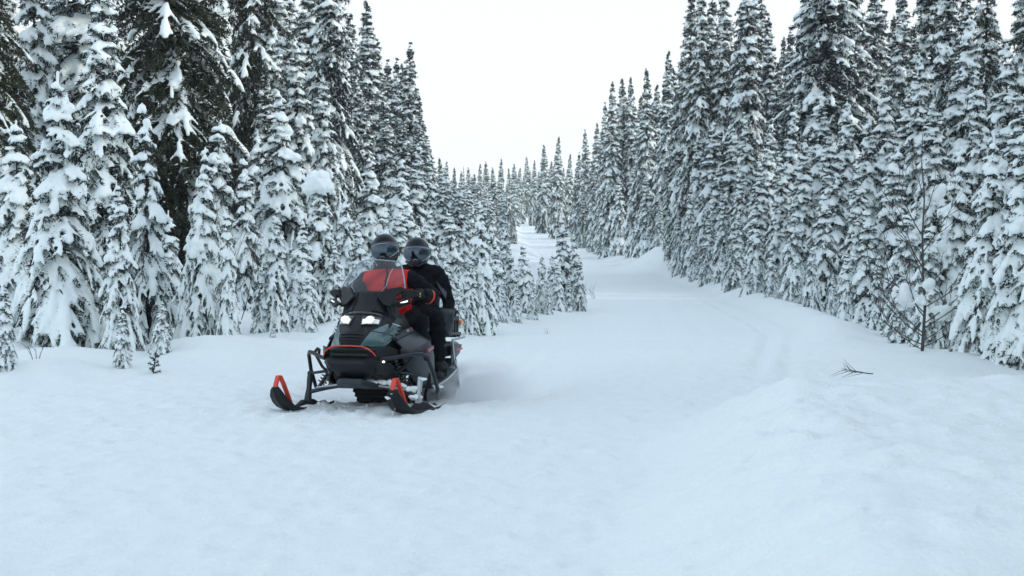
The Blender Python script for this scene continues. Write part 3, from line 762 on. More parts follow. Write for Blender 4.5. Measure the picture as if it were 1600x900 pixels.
# --- nose bumper and chin
def contour(xf, hw, d, z, xb, n=25, p=6.0):
    return [Vector((max(xf - d * abs(-1 + 2 * j / (n - 1)) ** p, xb), hw * (-1 + 2 * j / (n - 1)), z)) for j in range(n)]
lv = [(.375, .205, .14, .575), (.395, .235, .15, .555), (.375, .245, .16, .535), (.365, .25, .17, .50), (.385, .265, .17, .485), (.41, .27, .18, .465), (.405, .262, .18, .43), (.37, .235, .17, .385), (.30, .18, .14, .335), (.22, .12, .10, .30)]
rings = [[Vector((-.05, -hw * .9, z))] + contour(xf, hw, d, z, -.05) + [Vector((-.05, hw * .9, z))] for xf, hw, d, z in lv]
MB().loft(rings, close=True).build('nose_bumper', M['black'], sled, bevel=.004, autosmooth=38)
b = MB()
for y0, y1, z0, z1 in ((-.17, .17, .432, .462),):
    for j in range(9):
        pass
    b.loft([[Vector((.409 - .18 * abs(y / .27) ** 3.2 + .006 - (.0 if k in (0, 3) else .0), y, zz)) for k, zz in enumerate((z0, z0, z1, z1))] for y in np.linspace(y0, y1, 9)], close=True)
MB().box((.405, 0, .445), (.02, .30, .028)).build('intake', M['matt_black'], sled, bevel=.004)
MB().box((.372, 0, .512), (.02, .34, .024)).build('intake', M['matt_black'], sled, bevel=.004)
for s in (1, -1):                                                          # cheek plates
    MB().slab([(.34, .215 * s, .56), (.20, .30 * s, .585), (.04, .325 * s, .56), (.06, .33 * s, .47), (.22, .285 * s, .46), (.35, .235 * s, .50)], .018).build('cheek_plate', M['black'], sled, bevel=.006)
    MB().slab([(.33, .235 * s, .455), (.16, .295 * s, .45), (.05, .31 * s, .40), (.12, .27 * s, .33), (.27, .20 * s, .35)], .016).build('cheek_plate', M['grey_panel'] if s < 0 else M['black'], sled, bevel=.006)
# skid plate and belly
MB().loft([[Vector((x, y * w_, z)) for y in (-1, 1)] + [Vector((x, y * w_ * .9, z - .05)) for y in (1, -1)] for x, w_, z in ((.33, .10, .31), (.22, .17, .275), (.05, .23, .26), (-.3, .25, .26))], close=True).build('skid_plate', M['dark_metal'], sled, bevel=.006)
MB().loft([[Vector((x, y * w_, z0)) for y in (-1, 1)] + [Vector((x, y * w_, z1)) for y in (1, -1)] for x, w_, z0, z1 in ((.20, .20, .32, .60), (.0, .25, .27, .80), (-.3, .27, .27, .88), (-.62, .25, .36, .74))], close=True).build('engine_bay', M['matt_black'], sled, bevel=.01)

# --- side cowls
for s in (1, -1):
    def S(*pp): return [(x, y * s, z) for x, y, z in pp]
    mb = MB()
    P = S((.06, .275, .665), (-.20, .275, .725), (-.40, .285, .752), (-.59, .33, .69),      # top inner edge 0-3
          (-.02, .345, .575), (-.20, .41, .575), (-.42, .435, .61), (-.62, .42, .635),      # crease 4-7
          (.04, .345, .55), (-.20, .425, .50), (-.46, .455, .50), (-.65, .455, .50),       # middle 8-11
          (-.10, .37, .36), (-.28, .42, .24), (-.48, .455, .22), (-.66, .465, .22))        # bottom 12-15
    mb.add(P, [(0, 1, 5, 4), (1, 2, 6, 5), (2, 3, 7, 6), (4, 5, 9, 8), (5, 6, 10, 9), (6, 7, 11, 10), (8, 9, 13, 12), (9, 10, 14, 13), (10, 11, 15, 14)])
    o = mb.build('side_cowl', M['grey_panel'], sled, solid=.02, bevel=.012, seg=3, autosmooth=25)
    MB().slab(S((.03, .315, .635), (-.16, .335, .685), (-.36, .345, .725), (-.38, .315, .760), (-.18, .292, .728), (.04, .295, .660)), .022).build('badge_strip', M['black'], sled, bevel=.004)
    # badges
    ax = (-1, .10 * s, .17) if s > 0 else (1, .10, -.17)
    text_on('900', .036, (-.235, (.331) * s, .727), ax, (0, -.4 * s, 1), M['pale'], 'lettering', o)
    text_on('R', .040, (-.315, (.335) * s, .742), ax, (0, -.4 * s, 1), M['red'], 'lettering', o)
    MB().slab(S((-.40, .462, .520), (-.60, .467, .555), (-.60, .464, .592), (-.40, .459, .560)), .008).build('badge_plate', M['red'], o)
    MB().slab(S((-.406, .465, .525), (-.595, .470, .559), (-.595, .467, .588), (-.406, .462, .555)), .008).build('badge_plate', M['black'], o)
    text_on('EXPEDITION', .029, (-.50, .4735 * s, .557), (-1, .02, .18) if s > 0 else (1, .02, -.18), (0, -.1 * s, 1), M['pale'], 'lettering', o)
# centre console
MB().loft([[Vector((x, -w_, z0)), Vector((x, w_, z0)), Vector((x, w_ * .8, z1)), Vector((x, -w_ * .8, z1))] for x, w_, z0, z1 in ((-.05, .26, .70, 1.02), (-.25, .27, .70, .98), (-.45, .24, .68, .86), (-.70, .19, .60, .76))], close=True).build('console', M['black'], sled, bevel=.02, seg=3)
MB().box((-.215, 0, 1.03), (.02, .18, .10), Matrix.Rotation(R(-30), 3, 'Y')).build('display', M['gloss_black'], sled, bevel=.008)

# --- windshield, fins and wind deflectors
WZ = [1.035, 1.08, 1.12, 1.178, 1.24, 1.297, 1.337, 1.360]; WX = [-.06, -.085, -.108, -.142, -.184, -.228, -.262, -.29]; WW = [.15, .25, .30, .282, .258, .232, .208, .180]
def wpt(i, v): return Vector((WX[i] - .17 * abs(v) ** 2.2, WW[i] * v - .018, WZ[i] + (.0 if i < 6 else .012 * (1 - v * v))))
rings = [[wpt(i, -1 + 2 * j / 20) for j in range(21)] for i in range(8)]
ws = MB().loft(rings, close=False, cap=False).build('windshield', M['screen'], sled, autosmooth=0)
edge = [rings[i][0] for i in range(8)] + rings[7][1:-1] + [rings[i][20] for i in range(7, -1, -1)]
MB().tube(edge, .006, 6).build('edge', M['edge'], ws)
for s in (1, -1):
    MB().tube([wpt(i, v * s) + Vector((.004, 0, 0)) for i, v in ((0, .55), (1, .52), (2, .54), (3, .58), (4, .64), (5, .74))], .003, 5).build('crease', M['edge'], ws)
    # black fins beside the windshield foot
    MB().slab([(-.02, .10 * s, 1.03), (-.01, .17 * s, .95), (-.03, .235 * s, .93), (-.11, .255 * s, 1.03), (-.22, .31 * s, 1.095), (-.20, .27 * s, 1.12), (-.12, .19 * s, 1.10), (-.06, .16 * s, 1.075)], .022).build('cowl_fin', M['black'], sled, bevel=.006)
    # wind deflector with arm
    d = MB().slab([(-.19, .265 * s, 1.06), (-.16, .31 * s, 1.092), (-.20, .37 * s, 1.098), (-.27, .435 * s, 1.075), (-.24, .405 * s, 1.045), (-.19, .35 * s, 1.015), (-.17, .29 * s, 1.02)], .030).build('wind_deflector', M['black'], sled, bevel=.010, seg=3)
    MB().tube([(-.06, .235 * s, .945), (-.10, .31 * s, .985), (-.17, .34 * s, 1.03)], .014, 8).build('bracket', M['black'], d)
    sp = MB().slab([(.0, .245 * s, .955), (-.04, .27 * s, .985), (-.15, .365 * s, 1.01), (-.17, .37 * s, .965), (-.06, .30 * s, .925)], .03).build('lamp_pod', M['black'], sled, bevel=.006)
    MB().tube([(-.035, .272 * s, .962), (-.125, .352 * s, .992)], .010, 8).build('light_strip', M['daylamp'], sp)

# --- handlebar
hb = MB().tube([(-.50, -.40, 1.045), (-.47, -.22, 1.035), (-.42, -.10, .99), (-.42, .10, .99), (-.47, .22, 1.035), (-.50, .40, 1.045)], .0125, 10).build('handlebar', M['matt_black'], sled)
MB().tube([(-.30, 0, .84), (-.42, 0, .99)], .028, 10).build('steering_post', M['matt_black'], hb)
for s in (1, -1):
    MB().tube([(-.475, .25 * s, 1.037), (-.50, .40 * s, 1.045)], .018, 10).build('grip', M['rubber'], hb)
    MB().tube([(-.44, .24 * s, 1.04), (-.40, .33 * s, 1.05), (-.42, .41 * s, 1.05)], .006, 6).build('brake_lever', M['dark_metal'], hb)

# --- brush guards (tubes that run round either flank)
for s in (1, -1):
    gd = MB().tube([(.30, .24 * s, .475), (.20, .32 * s, .485), (.05, .46 * s, .520), (-.03, .52 * s, .525), (-.10, .555 * s, .50), (-.22, .580 * s, .36), (-.36, .585 * s, .20), (-.42, .56 * s, .165)], .0175, 10).build('brush_guard', M['grey_panel'] if s > 0 else M['black'], sled)
    MB().tube([(.02, .45 * s, .525), (-.05, .455 * s, .555), (-.16, .48 * s, .545), (-.22, .51 * s, .47)], .014, 8).build('brace', M['black'], gd)
    MB().tube([(.0, .46 * s, .52), (.02, .38 * s, .40), (.05, .30 * s, .34)], .014, 8).build('brace', M['black'], gd)
MB().ell((.27, .275, .455), (.012, .012, .010)).build('marker_lamp', lamp_mat('lit_marker', (1.0, .95, .6), .5), sled)

# --- skis and front suspension
def ski(s):
    y0 = .525 * s
    prof = [(-.34, .030), (-.22, .016), (0, .012), (.13, .014), (.225, .03), (.31, .064), (.375, .115), (.42, .17), (.44, .22), (.445, .25)]
    wd = [.060, .076, .080, .088, .100, .105, .098, .080, .054, .026]
    mb = MB(); rings = []
    for (x, z), w_ in zip(prof, wd):
        i = prof.index((x, z)); nx, nz = (prof[min(i + 1, 9)][0] - prof[max(i - 1, 0)][0]), (prof[min(i + 1, 9)][1] - prof[max(i - 1, 0)][1]); l = math.hypot(nx, nz); tx, tz = -nz / l, nx / l
        sec = [(-1, .030), (-.86, .036), (-.3, .012), (0, .010), (.3, .012), (.86, .036), (1, .030), (.8, .0), (.25, -.004), (0, -.012), (-.25, -.004), (-.8, .0)]
        rings.append([Vector((x + tx * h, y0 + w_ * a, z + tz * h)) for a, h in sec])
    mb.loft(rings, close=True)
    k = mb.build('ski', M['black'], sled, bevel=.003, autosmooth=45)
    # red loop: flat strap, from the tip up over and back to the middle of the ski
    lp = [(.427, .225), (.417, .275), (.39, .338), (.365, .340), (.32, .275), (.27, .185), (.23, .11), (.205, .055)]
    rr = []
    for i, (x, z) in enumerate(lp):
        j0, j1 = max(i - 1, 0), min(i + 1, len(lp) - 1); dx, dz = lp[j1][0] - lp[j0][0], lp[j1][1] - lp[j0][1]; l = math.hypot(dx, dz); tx, tz = -dz / l * .010, dx / l * .010; w_ = .021
        rr.append([Vector((x + tx, y0 - w_, z + tz)), Vector((x + tx, y0 + w_, z + tz)), Vector((x - tx, y0 + w_, z - tz)), Vector((x - tx, y0 - w_, z - tz))])
    MB().loft(rr, close=True).build('ski_loop', M['orange'], k, bevel=.004)
    MB().box((-.06, y0, -.008), (.42, .014, .02)).build('runner', M['steel'], k)
    MB().loft([[Vector((x, y0 - w_, .025)), Vector((x, y0 + w_, .025)), Vector((x, y0 + w_ * .6, z)), Vector((x, y0 - w_ * .6, z))] for x, w_, z in ((.16, .035, .05), (.05, .045, .10), (-.08, .045, .10), (-.20, .035, .045))], close=True).build('ski_saddle', M['rubber'], k, bevel=.006)
    # spindle
    sp = MB().loft([[Vector((x + dx, y0 + dy - .012 * s, z)) for dx, dy in ((.03 * q, .02 * q), (-.03 * q, .02 * q), (-.03 * q, -.02 * q), (.03 * q, -.02 * q))] for x, z, q in ((.0, .08, 1.25), (-.005, .14, 1.1), (-.02, .20, .85), (-.03, .27, .95), (-.035, .33, .8))], close=True).build('spindle', M['steel'] if s > 0 else M['dark_metal'], sled, bevel=.006)
    for z in (.18, .335): MB().ell((-.02 - .1 * (z - .18), y0 - .012 * s, z), (.026, .026, .022), nu=10, nv=7).build('ball_joint', M['dark_metal'], sp)
    # arms
    for nm, pts, r_ in (('lower_arm', [(-.01, .505 * s, .165), (.10, .20 * s, .235)], .016), ('lower_arm', [(-.04, .505 * s, .175), (-.22, .20 * s, .235)], .015), ('upper_arm', [(-.03, .50 * s, .335), (.06, .24 * s, .375)], .012), ('upper_arm', [(-.04, .50 * s, .335), (-.20, .24 * s, .375)], .012)):
        MB().tube(pts, r_, 8).build(nm, M['dark_metal'], sled)
    MB().tube([(.04, .42 * s, .21), (.16, .10 * s, .255)], .0095, 8).build('tie_rod', M['steel'], sled)
    # shock absorber with coil spring
    a = Vector((-.02, .425 * s, .205)); b = Vector((-.06, .245 * s, .50)); sh = MB().tube([a, b], .016, 8).build('shock_absorber', M['dark_metal'], sled)
    ax = (b - a); L = ax.length; ax.normalize(); e1 = ax.cross(Vector((1, 0, 0))).normalized(); e2 = ax.cross(e1)
    MB().tube([a + ax * (L * (.12 + .70 * q / 70)) + (e1 * math.cos(q * .72) + e2 * math.sin(q * .72)) * .036 for q in range(71)], .0062, 6).build('coil_spring', M['gloss_black'], sh)
    MB().tube([a + ax * L * .55, a + ax * L * .95], .026, 10).build('damper_body', M['dark_metal'], sh)
    st = Matrix.Translation((0, y0, 0)) @ Matrix.Rotation(STEER, 4, 'Z') @ Matrix.Translation((0, -y0, 0))
    lvl = Matrix.Rotation(PITCH * .8, 4, 'Y')
    for o in [k] + list(k.children): o.data.transform(lvl @ st)
    return k
STEER = R(-16)
ski_left = ski(1); ski_right = ski(-1)

# --- track
def loop_pts(n):
    segs = [((-.55, .0), (-2.02, .0)), None]
    pts = []
    def arc(cx, cz, r, a0, a1, k): return [(cx + r * math.cos(R(a0 + (a1 - a0) * i / k)), cz + r * math.sin(R(a0 + (a1 - a0) * i / k))) for i in range(k + 1)]
    pts += [(-.66, .012), (-2.0, .012)] + arc(-2.12, .165, .155, -80, -260, 10) + [(-1.2, .375)] + arc(-.50, .29, .115, 100, -60, 10) + [(-.66, .012)]
    P = np.array(pts); d = np.r_[0, np.cumsum(np.linalg.norm(np.diff(P, axis=0), axis=1))]
    q = np.linspace(0, d[-1], n + 1)[:-1]
    return [(float(np.interp(t, d, P[:, 0])), float(np.interp(t, d, P[:, 1]))) for t in q]
LP = loop_pts(120); cx = sum(p[0] for p in LP) / 120; cz = .19
rings = []
for i, (x, z) in enumerate(LP):
    a, b = LP[i - 1], LP[(i + 1) % 120]; dx, dz = b[0] - a[0], b[1] - a[1]; l = math.hypot(dx, dz); n = (dz / l, -dx / l)
    if (x - cx) * n[0] * .2 + (z - cz) * n[1] < 0 and abs(n[1]) > .3: n = (-n[0], -n[1])
    rings.append((x, z, n))
V = []; Fc = []
for x, z, n in rings:
    V += [(x, -.254, z), (x, .254, z), (x - n[0] * .018, .254, z - n[1] * .018), (x - n[0] * .018, -.254, z - n[1] * .018)]
for i in range(120):
    j = (i + 1) % 120
    for k in range(4): Fc.append((i * 4 + k, i * 4 + (k + 1) % 4, j * 4 + (k + 1) % 4, j * 4 + k))
track = MB().add(V, Fc).build('track', M['rubber'], sled, autosmooth=50)
lug = None
for i in range(0, 120, 2):
    x, z, n = rings[i]
    if lug is None:
        mb = MB()
        for y in (-.17, 0, .17): mb.loft([[Vector((-.012, y - .075, h)), Vector((.012, y - .075, h)), Vector((.012, y + .075, h)), Vector((-.012, y + .075, h))] for h in (-.004, .034)], close=True)
        mb.box((0, 0, .004), (.03, .49, .012))
        lug = mb.build('lug', M['rubber'], track, bevel=.0); o = lug
    else:
        o = lug.copy(); COL.objects.link(o); o.parent = track
    o.location = (x, 0, z); o.rotation_euler = (0, math.atan2(n[0], n[1]), 0)
for x, z, r_ in ((-2.12, .165, .125), (-1.75, .10, .075), (-1.35, .10, .075), (-.95, .10, .075), (-.50, .29, .085)):
    for y in (-.20, .20):
        MB().tube([(x, y - .015, z), (x, y + .015, z)], r_, 18).build('wheel', M['dark_metal'], track, bevel=.004)
MB().box((-1.35, .13, .05), (1.35, .03, .05)).build('rail', M['dark_metal'], track); MB().box((-1.35, -.13, .05), (1.35, .03, .05)).build('rail', M['dark_metal'], track)

# --- tunnel, running boards, seat, rack
MB().loft([[Vector((x, -.285, z0)), Vector((x, .285, z0)), Vector((x, .285, z1)), Vector((x, .24, z1 + .03)), Vector((x, -.24, z1 + .03)), Vector((x, -.285, z1))] for x, z0, z1 in ((-.45, .40, .56), (-1.4, .42, .56), (-2.28, .44, .54))], close=True).build('tunnel', M['grey_panel'], sled, bevel=.006)
for s in (1, -1):
    rb = MB().slab([(-.45, .28 * s, .235), (-.45, .50 * s, .205), (-1.1, .47 * s, .24), (-1.65, .43 * s, .29), (-1.75, .28 * s, .32)], .02).build('running_board', M['dark_metal'], sled, bevel=.004)
    MB().tube([(-.40, .545 * s, .185), (-.46, .515 * s, .195), (-1.1, .48 * s, .245), (-1.62, .435 * s, .31), (-1.72, .37 * s, .40), (-1.74, .345 * s, .56), (-1.78, .335 * s, .60), (-2.34, .315 * s, .615)], .013, 8).build('board_edge', M['steel'], rb)
    MB().slab([(-1.80, .275 * s, .30), (-1.72, .34 * s, .36), (-1.76, .325 * s, .54), (-2.3, .295 * s, .54), (-2.3, .275 * s, .45)], .012).build('tunnel_flare', M['grey_panel'], sled)
    MB().slab([(-1.84, .312 * s, .475), (-2.28, .302 * s, .485), (-2.28, .304 * s, .505), (-1.84, .314 * s, .495)], .022).build('reflector', M['red'], sled)
    MB().slab([(-.30, .30 * s, .22), (-.46, .50 * s, .20), (-.50, .47 * s, .34), (-.36, .36 * s, .40)], .02).build('toe_guard', M['black'], sled, bevel=.006)
MB().loft([[Vector((x, -w_, z0)), Vector((x, w_, z0)), Vector((x, w_, z1 - .05)), Vector((x, w_ * .7, z1)), Vector((x, -w_ * .7, z1)), Vector((x, -w_, z1 - .05))] for x, w_, z0, z1 in ((-.58, .11, .58, .76), (-.75, .17, .58, .735), (-1.1, .20, .58, .73), (-1.22, .20, .58, .78), (-1.65, .20, .58, .81), (-1.75, .18, .58, .79))], close=True).build('seat', M['seat'], sled, bevel=.02, seg=3)
MB().loft([[Vector((x, -.19, z)), Vector((x, .19, z)), Vector((x - .07, .18, z)), Vector((x - .07, -.18, z))] for x, z in ((-1.70, .80), (-1.74, .95), (-1.80, 1.12))], close=True).build('backrest', M['seat'], sled, bevel=.02, seg=3)
box_ = MB().loft([[Vector((x, -.265, z)), Vector((x, .265, z)), Vector((x1, .265, z)), Vector((x1, -.265, z))] for x, x1, z in ((-1.82, -2.28, .63), (-1.80, -2.32, .80), (-1.81, -2.31, .845))], close=True).build('rear_case', M['black'], sled, bevel=.015, seg=2)
for s in (1, -1):
    for x in (-1.90, -2.0, -2.1, -2.2): MB().box((x, .268 * s, .72), (.035, .03, .16)).build('rib', M['grey_panel'], box_, bevel=.005)
    MB().box((-2.05, .278 * s, .655), (.5, .03, .035)).build('rack_rail', M['dark_metal'], sled, bevel=.006)
    MB().slab([(-2.18, .305 * s, .80), (-2.28, .30 * s, .80), (-2.28, .30 * s, .75), (-2.18, .305 * s, .75)], .035).build('side_lamp', M['amber'], sled, bevel=.008)
    # passenger hand shield with bright rim
    hs = []
    for z, xo in ((.93, -.0), (.88, .035), (.80, .045), (.72, .02), (.66, -.04)):
        hs.append([Vector((-1.20 + xo - .06 * (1 - q * q) * 0 - .07 * abs(q) ** 2, (.400 + (.085 - .30 * max(0, .80 - z)) * q) * s, z - .015 * q)) for q in (-1, -.6, -.2, .2, .6, 1)])
    g_ = MB().loft(hs, close=False, cap=False).build('hand_shield', M['grey_panel'], sled, solid=.012)
    MB().tube([hs[i][5] for i in range(5)] + [hs[4][2], hs[4][0] + Vector((.02, 0, -.03))], .006, 6).build('rim', M['steel'], g_)
    MB().tube([(-1.55, .30 * s, .70), (-1.40, .36 * s, .80), (-1.27, .42 * s, .84), (-1.24, .42 * s, .74), (-1.35, .36 * s, .64)], .014, 8).build('grab_handle', M['rubber'], sled)
for x in (-1.95, -2.1): MB().tube([(x, -.33, .635), (x, .33, .635)], .012, 8).build('rack_bar', M['dark_metal'], sled)
MB().slab([(-2.26, -.25, .46), (-2.26, .25, .46), (-2.42, .26, .12), (-2.42, -.26, .12)], .012).build('snow_flap', M['rubber'], sled, bevel=.003)

# --- caked snow on the near ski, arms and flap
def caked(name, pts, seed, vox=.012):
    rng = np.random.RandomState(seed); C = []; A = []; Rr = []
    for (x, y, z, r_, n) in pts:
        for k in range(n):
            o = rng.normal(size=3) * r_ * .7; C.append([x + o[0], y + o[1], z + abs(o[2]) * .4]); A.append(rng.normal(size=3) * [1, 1, .3]); q = r_ * rng.uniform(.35, .8); Rr.append((q * 1.3, q, q * .75))
    me = voxel(blobs_mesh(C, A, Rr), vox, 2, name); return link(name, me, M['snow'], sled)
caked('caked_snow', [(.12, .12, .275, .035, 9), (.11, .18, .27, .035, 9), (.09, .24, .26, .04, 10), (.06, .31, .25, .035, 9), (.03, .38, .235, .03, 7)], 3)
caked('caked_snow', [(-.02, .47, .21, .045, 12), (-.03, .51, .30, .03, 8), (0, .52, .14, .045, 9)], 4)
caked('caked_snow', [(.42, .37, .15, .02, 6), (.36, .44, .10, .018, 6), (.44, .41, .19, .014, 5), (.28, .42, .055, .02, 5)], 5, .008)
caked('caked_snow', [(-.40, .56, .22, .03, 6)], 6)

# the sled squats on its track: lift everything above the track back to level
def level(o):
    if o.name.split('.')[0] in ('track', 'ski', 'spindle', 'snow_flap', 'lower_arm', 'upper_arm'): return
    if o.type == 'MESH' and not o.data.get('lvl'):
        co = np.empty(len(o.data.vertices) * 3); o.data.vertices.foreach_get('co', co); co = co.reshape(-1, 3)
        co[:, 2] += SQUAT * np.clip(-co[:, 0] - .3, 0, None); o.data.vertices.foreach_set('co', co.ravel()); o.data.update(); o.data['lvl'] = 1
    for c in o.children: level(c)
SQUAT = .036
level(sled)
# ------------------------------------------------------------------ riders (built in the sled's axes, then set into place)
def cloth(name, col, rough=0.8, sheen=.2):
    m, t, p = new_mat(name); p.inputs['Base Color'].default_value = (*col, 1); p.inputs['Roughness'].default_value = rough
    p.inputs['Specular IOR Level'].default_value = .12
    tc = t.nodes.new('ShaderNodeTexCoord'); prev = None
    for sc_, st, di, det in ((7.0, .55, .05, 3), (420.0, .25, .002, 1)):
        nz = t.nodes.new('ShaderNodeTexNoise'); nz.inputs['Scale'].default_value = sc_; nz.inputs['Detail'].default_value = det; nz.inputs['Distortion'].default_value = .8
        t.links.new(tc.outputs['Object'], nz.inputs['Vector'])
        b = t.nodes.new('ShaderNodeBump'); b.inputs['Strength'].default_value = st; b.inputs['Distance'].default_value = di
        t.links.new(nz.outputs['Fac'], b.inputs['Height'])
        if prev: t.links.new(prev.outputs[0], b.inputs['Normal'])
        prev = b
    t.links.new(prev.outputs[0], p.inputs['Normal'])
    return m
M['suit_black'] = cloth('black_suit_fabric', (0.0045, 0.0055, 0.0075))
M['suit_red'] = cloth('red_jacket_fabric', (0.78, 0.022, 0.018), .7)
M['suit_grey'] = cloth('grey_patch_fabric', (0.09, 0.10, 0.125), .6)
M['glove'] = cloth('glove_leather', (0.011, 0.012, 0.014), .6)
M['shell'] = plain('helmet_shell', (0.004, 0.005, 0.007), 0.14, spec=.25, var=.1, bscale=15)
M['visor'] = plain('mirror_visor', (0.075, 0.10, 0.125), 0.03, metal=.9)
M['visor_frame'] = plain('visor_frame', (0.38, 0.42, 0.45), 0.3, metal=.5)
M['yellow'] = plain('yellow_print', (0.75, 0.6, 0.15), .5)

def capsule(mb, p0, p1, r0, r1, sq=1.0, n=14):
    p0 = Vector(p0); p1 = Vector(p1); d = p1 - p0; L = d.length; d.normalize()
    pts = []; rad = []
    for k in range(5):
        a = math.pi / 2 * (1 - k / 4.0); pts.append(p0 - d * r0 * math.sin(a)); rad.append(max(r0 * math.cos(a), .001))
    for k in range(1, 5):
        a = math.pi / 2 * (k / 4.0); pts.append(p1 + d * r1 * math.sin(a)); rad.append(max(r1 * math.cos(a), .001))
    pts.insert(5, p1); rad.insert(5, r1)
    mb.tube([tuple(p) for p in pts], rad, n)

def rider(name, label, J, red):
    root = empty(name); root.matrix_world = SLED_M
    tag(root, label, 'person')
    mb = MB(); zones = []
    def limb(p0, p1, r0, r1, z='black'):
        capsule(mb, p0, p1, r0, r1); zones.append((Vector(p0), Vector(p1), r0, r1, z))
    pel, ch, nk = Vector(J['pelvis']), Vector(J['chest']), Vector(J['neck'])
    side = Vector((0, 1, 0))
    limb(pel - side * .08, pel + side * .08, .145, .145)
    limb(pel + side * .05, ch + side * .07 - Vector((0, 0, .02)), .135, .135, 'torso'); limb(pel - side * .05, ch - side * .07 - Vector((0, 0, .02)), .135, .135, 'torso')
    limb(pel, ch, .14, .15, 'torso')
    for s, nm in ((1, 'l'), (-1, 'r')):
        sh, el, wr = Vector(J['sh_' + nm]), Vector(J['el_' + nm]), Vector(J['wr_' + nm])
        limb(ch + Vector((0, .06 * s, .05)), sh, .12, .088, 'shoulder')
        limb(nk - Vector((0, 0, .02)), sh + Vector((0, 0, .0)), .075, .075, 'shoulder')
        limb(sh, el, .085, .064, 'sleeve'); limb(el, wr, .064, .046, 'sleeve')
        # rumples of the sleeve
        for q in (.3, .55, .8):
            limb(sh.lerp(el, q), sh.lerp(el, q + .03), .082 - .02 * q, .08 - .02 * q, 'sleeve')
        for q in (.25, .5, .75):
            limb(el.lerp(wr, q), el.lerp(wr, q + .04), .066 - .014 * q, .064 - .014 * q, 'sleeve')
        hp, kn, an, toe = (Vector(J[k + nm]) for k in ('hip_', 'kn_', 'an_', 'toe_'))
        limb(hp, kn, .108, .082); limb(kn, an, .080, .066)
        for q in (.3, .6): limb(kn.lerp(an, q), kn.lerp(an, q + .05), .084 - .012 * q, .082 - .012 * q)
        limb(an + Vector((-.04, 0, -.03)), an + Vector((.02, 0, .06)), .062, .07, 'boot')
        limb(an + Vector((-.05, 0, -.045)), toe, .052, .046, 'boot')
    limb(ch + Vector((0, 0, .08)), nk, .10, .07, 'collar'); limb(nk, nk + Vector((.015, 0, .07)), .07, .066, 'collar')
    me0 = bpy.data.meshes.new('b'); me0.from_pydata(mb.v, [], mb.f)
    me = voxel(me0, .011, 5, 'body', .5)
    # clothing folds
    co = np.empty(len(me.vertices) * 3); me.vertices.foreach_get('co', co); co = co.reshape(-1, 3)
    no = np.empty(len(me.vertices) * 3); me.vertices.foreach_get('normal', no); no = no.reshape(-1, 3)
    f = fbm(co[:, 0] * 9 + co[:, 2] * 6, co[:, 1] * 9 - co[:, 2] * 14, 3) * .030
    co = co + no * f[:, None]; me.vertices.foreach_set('co', co.ravel()); me.update()
    zi = {'black': 0, 'torso': 1, 'shoulder': 2, 'sleeve': 0, 'boot': 3, 'collar': 0}
    A = np.array([z[0][:] for z in zones]); B = np.array([z[1][:] for z in zones]); R0 = np.array([z[2] for z in zones]); R1 = np.array([z[3] for z in zones])
    pc = np.empty(len(me.polygons) * 3); me.polygons.foreach_get('center', pc); pc = pc.reshape(-1, 3)
    AB = B - A; t = np.clip(np.einsum('pzk,zk->pz', pc[:, None] - A[None], AB) / (np.sum(AB * AB, 1) + 1e-9), 0, 1)
    D = np.linalg.norm(pc[:, None] - (A[None] + t[..., None] * AB[None]), axis=2) - (R0 + (R1 - R0) * t)
    best = D.argmin(1); mi = np.array([zi[z[4]] for z in zones])[best]
    if red:
        rel = pc - np.array(ch); mi = np.where((mi == 2) & (np.abs(rel[:, 1] + .02) < .22) & (rel[:, 0] > -.02) & (rel[:, 2] < .16), 1, mi)
        mi = np.where((mi == 1) & ((rel[:, 2] < -.30) | (np.abs(rel[:, 1] - .0) < .010) & (rel[:, 0] > 0)), 0, mi)
        mi = np.where((mi == 1) & (np.abs(rel[:, 1] + .02) > .235), 0, mi)
    mats = [M['suit_black'], M['suit_red'] if red else M['suit_black'], M['suit_black'], M['matt_black']]
    body = link('body', me, mats, root)
    me.polygons.foreach_set('material_index', np.minimum(mi, 3).astype(np.int32)); me.update()
    return root

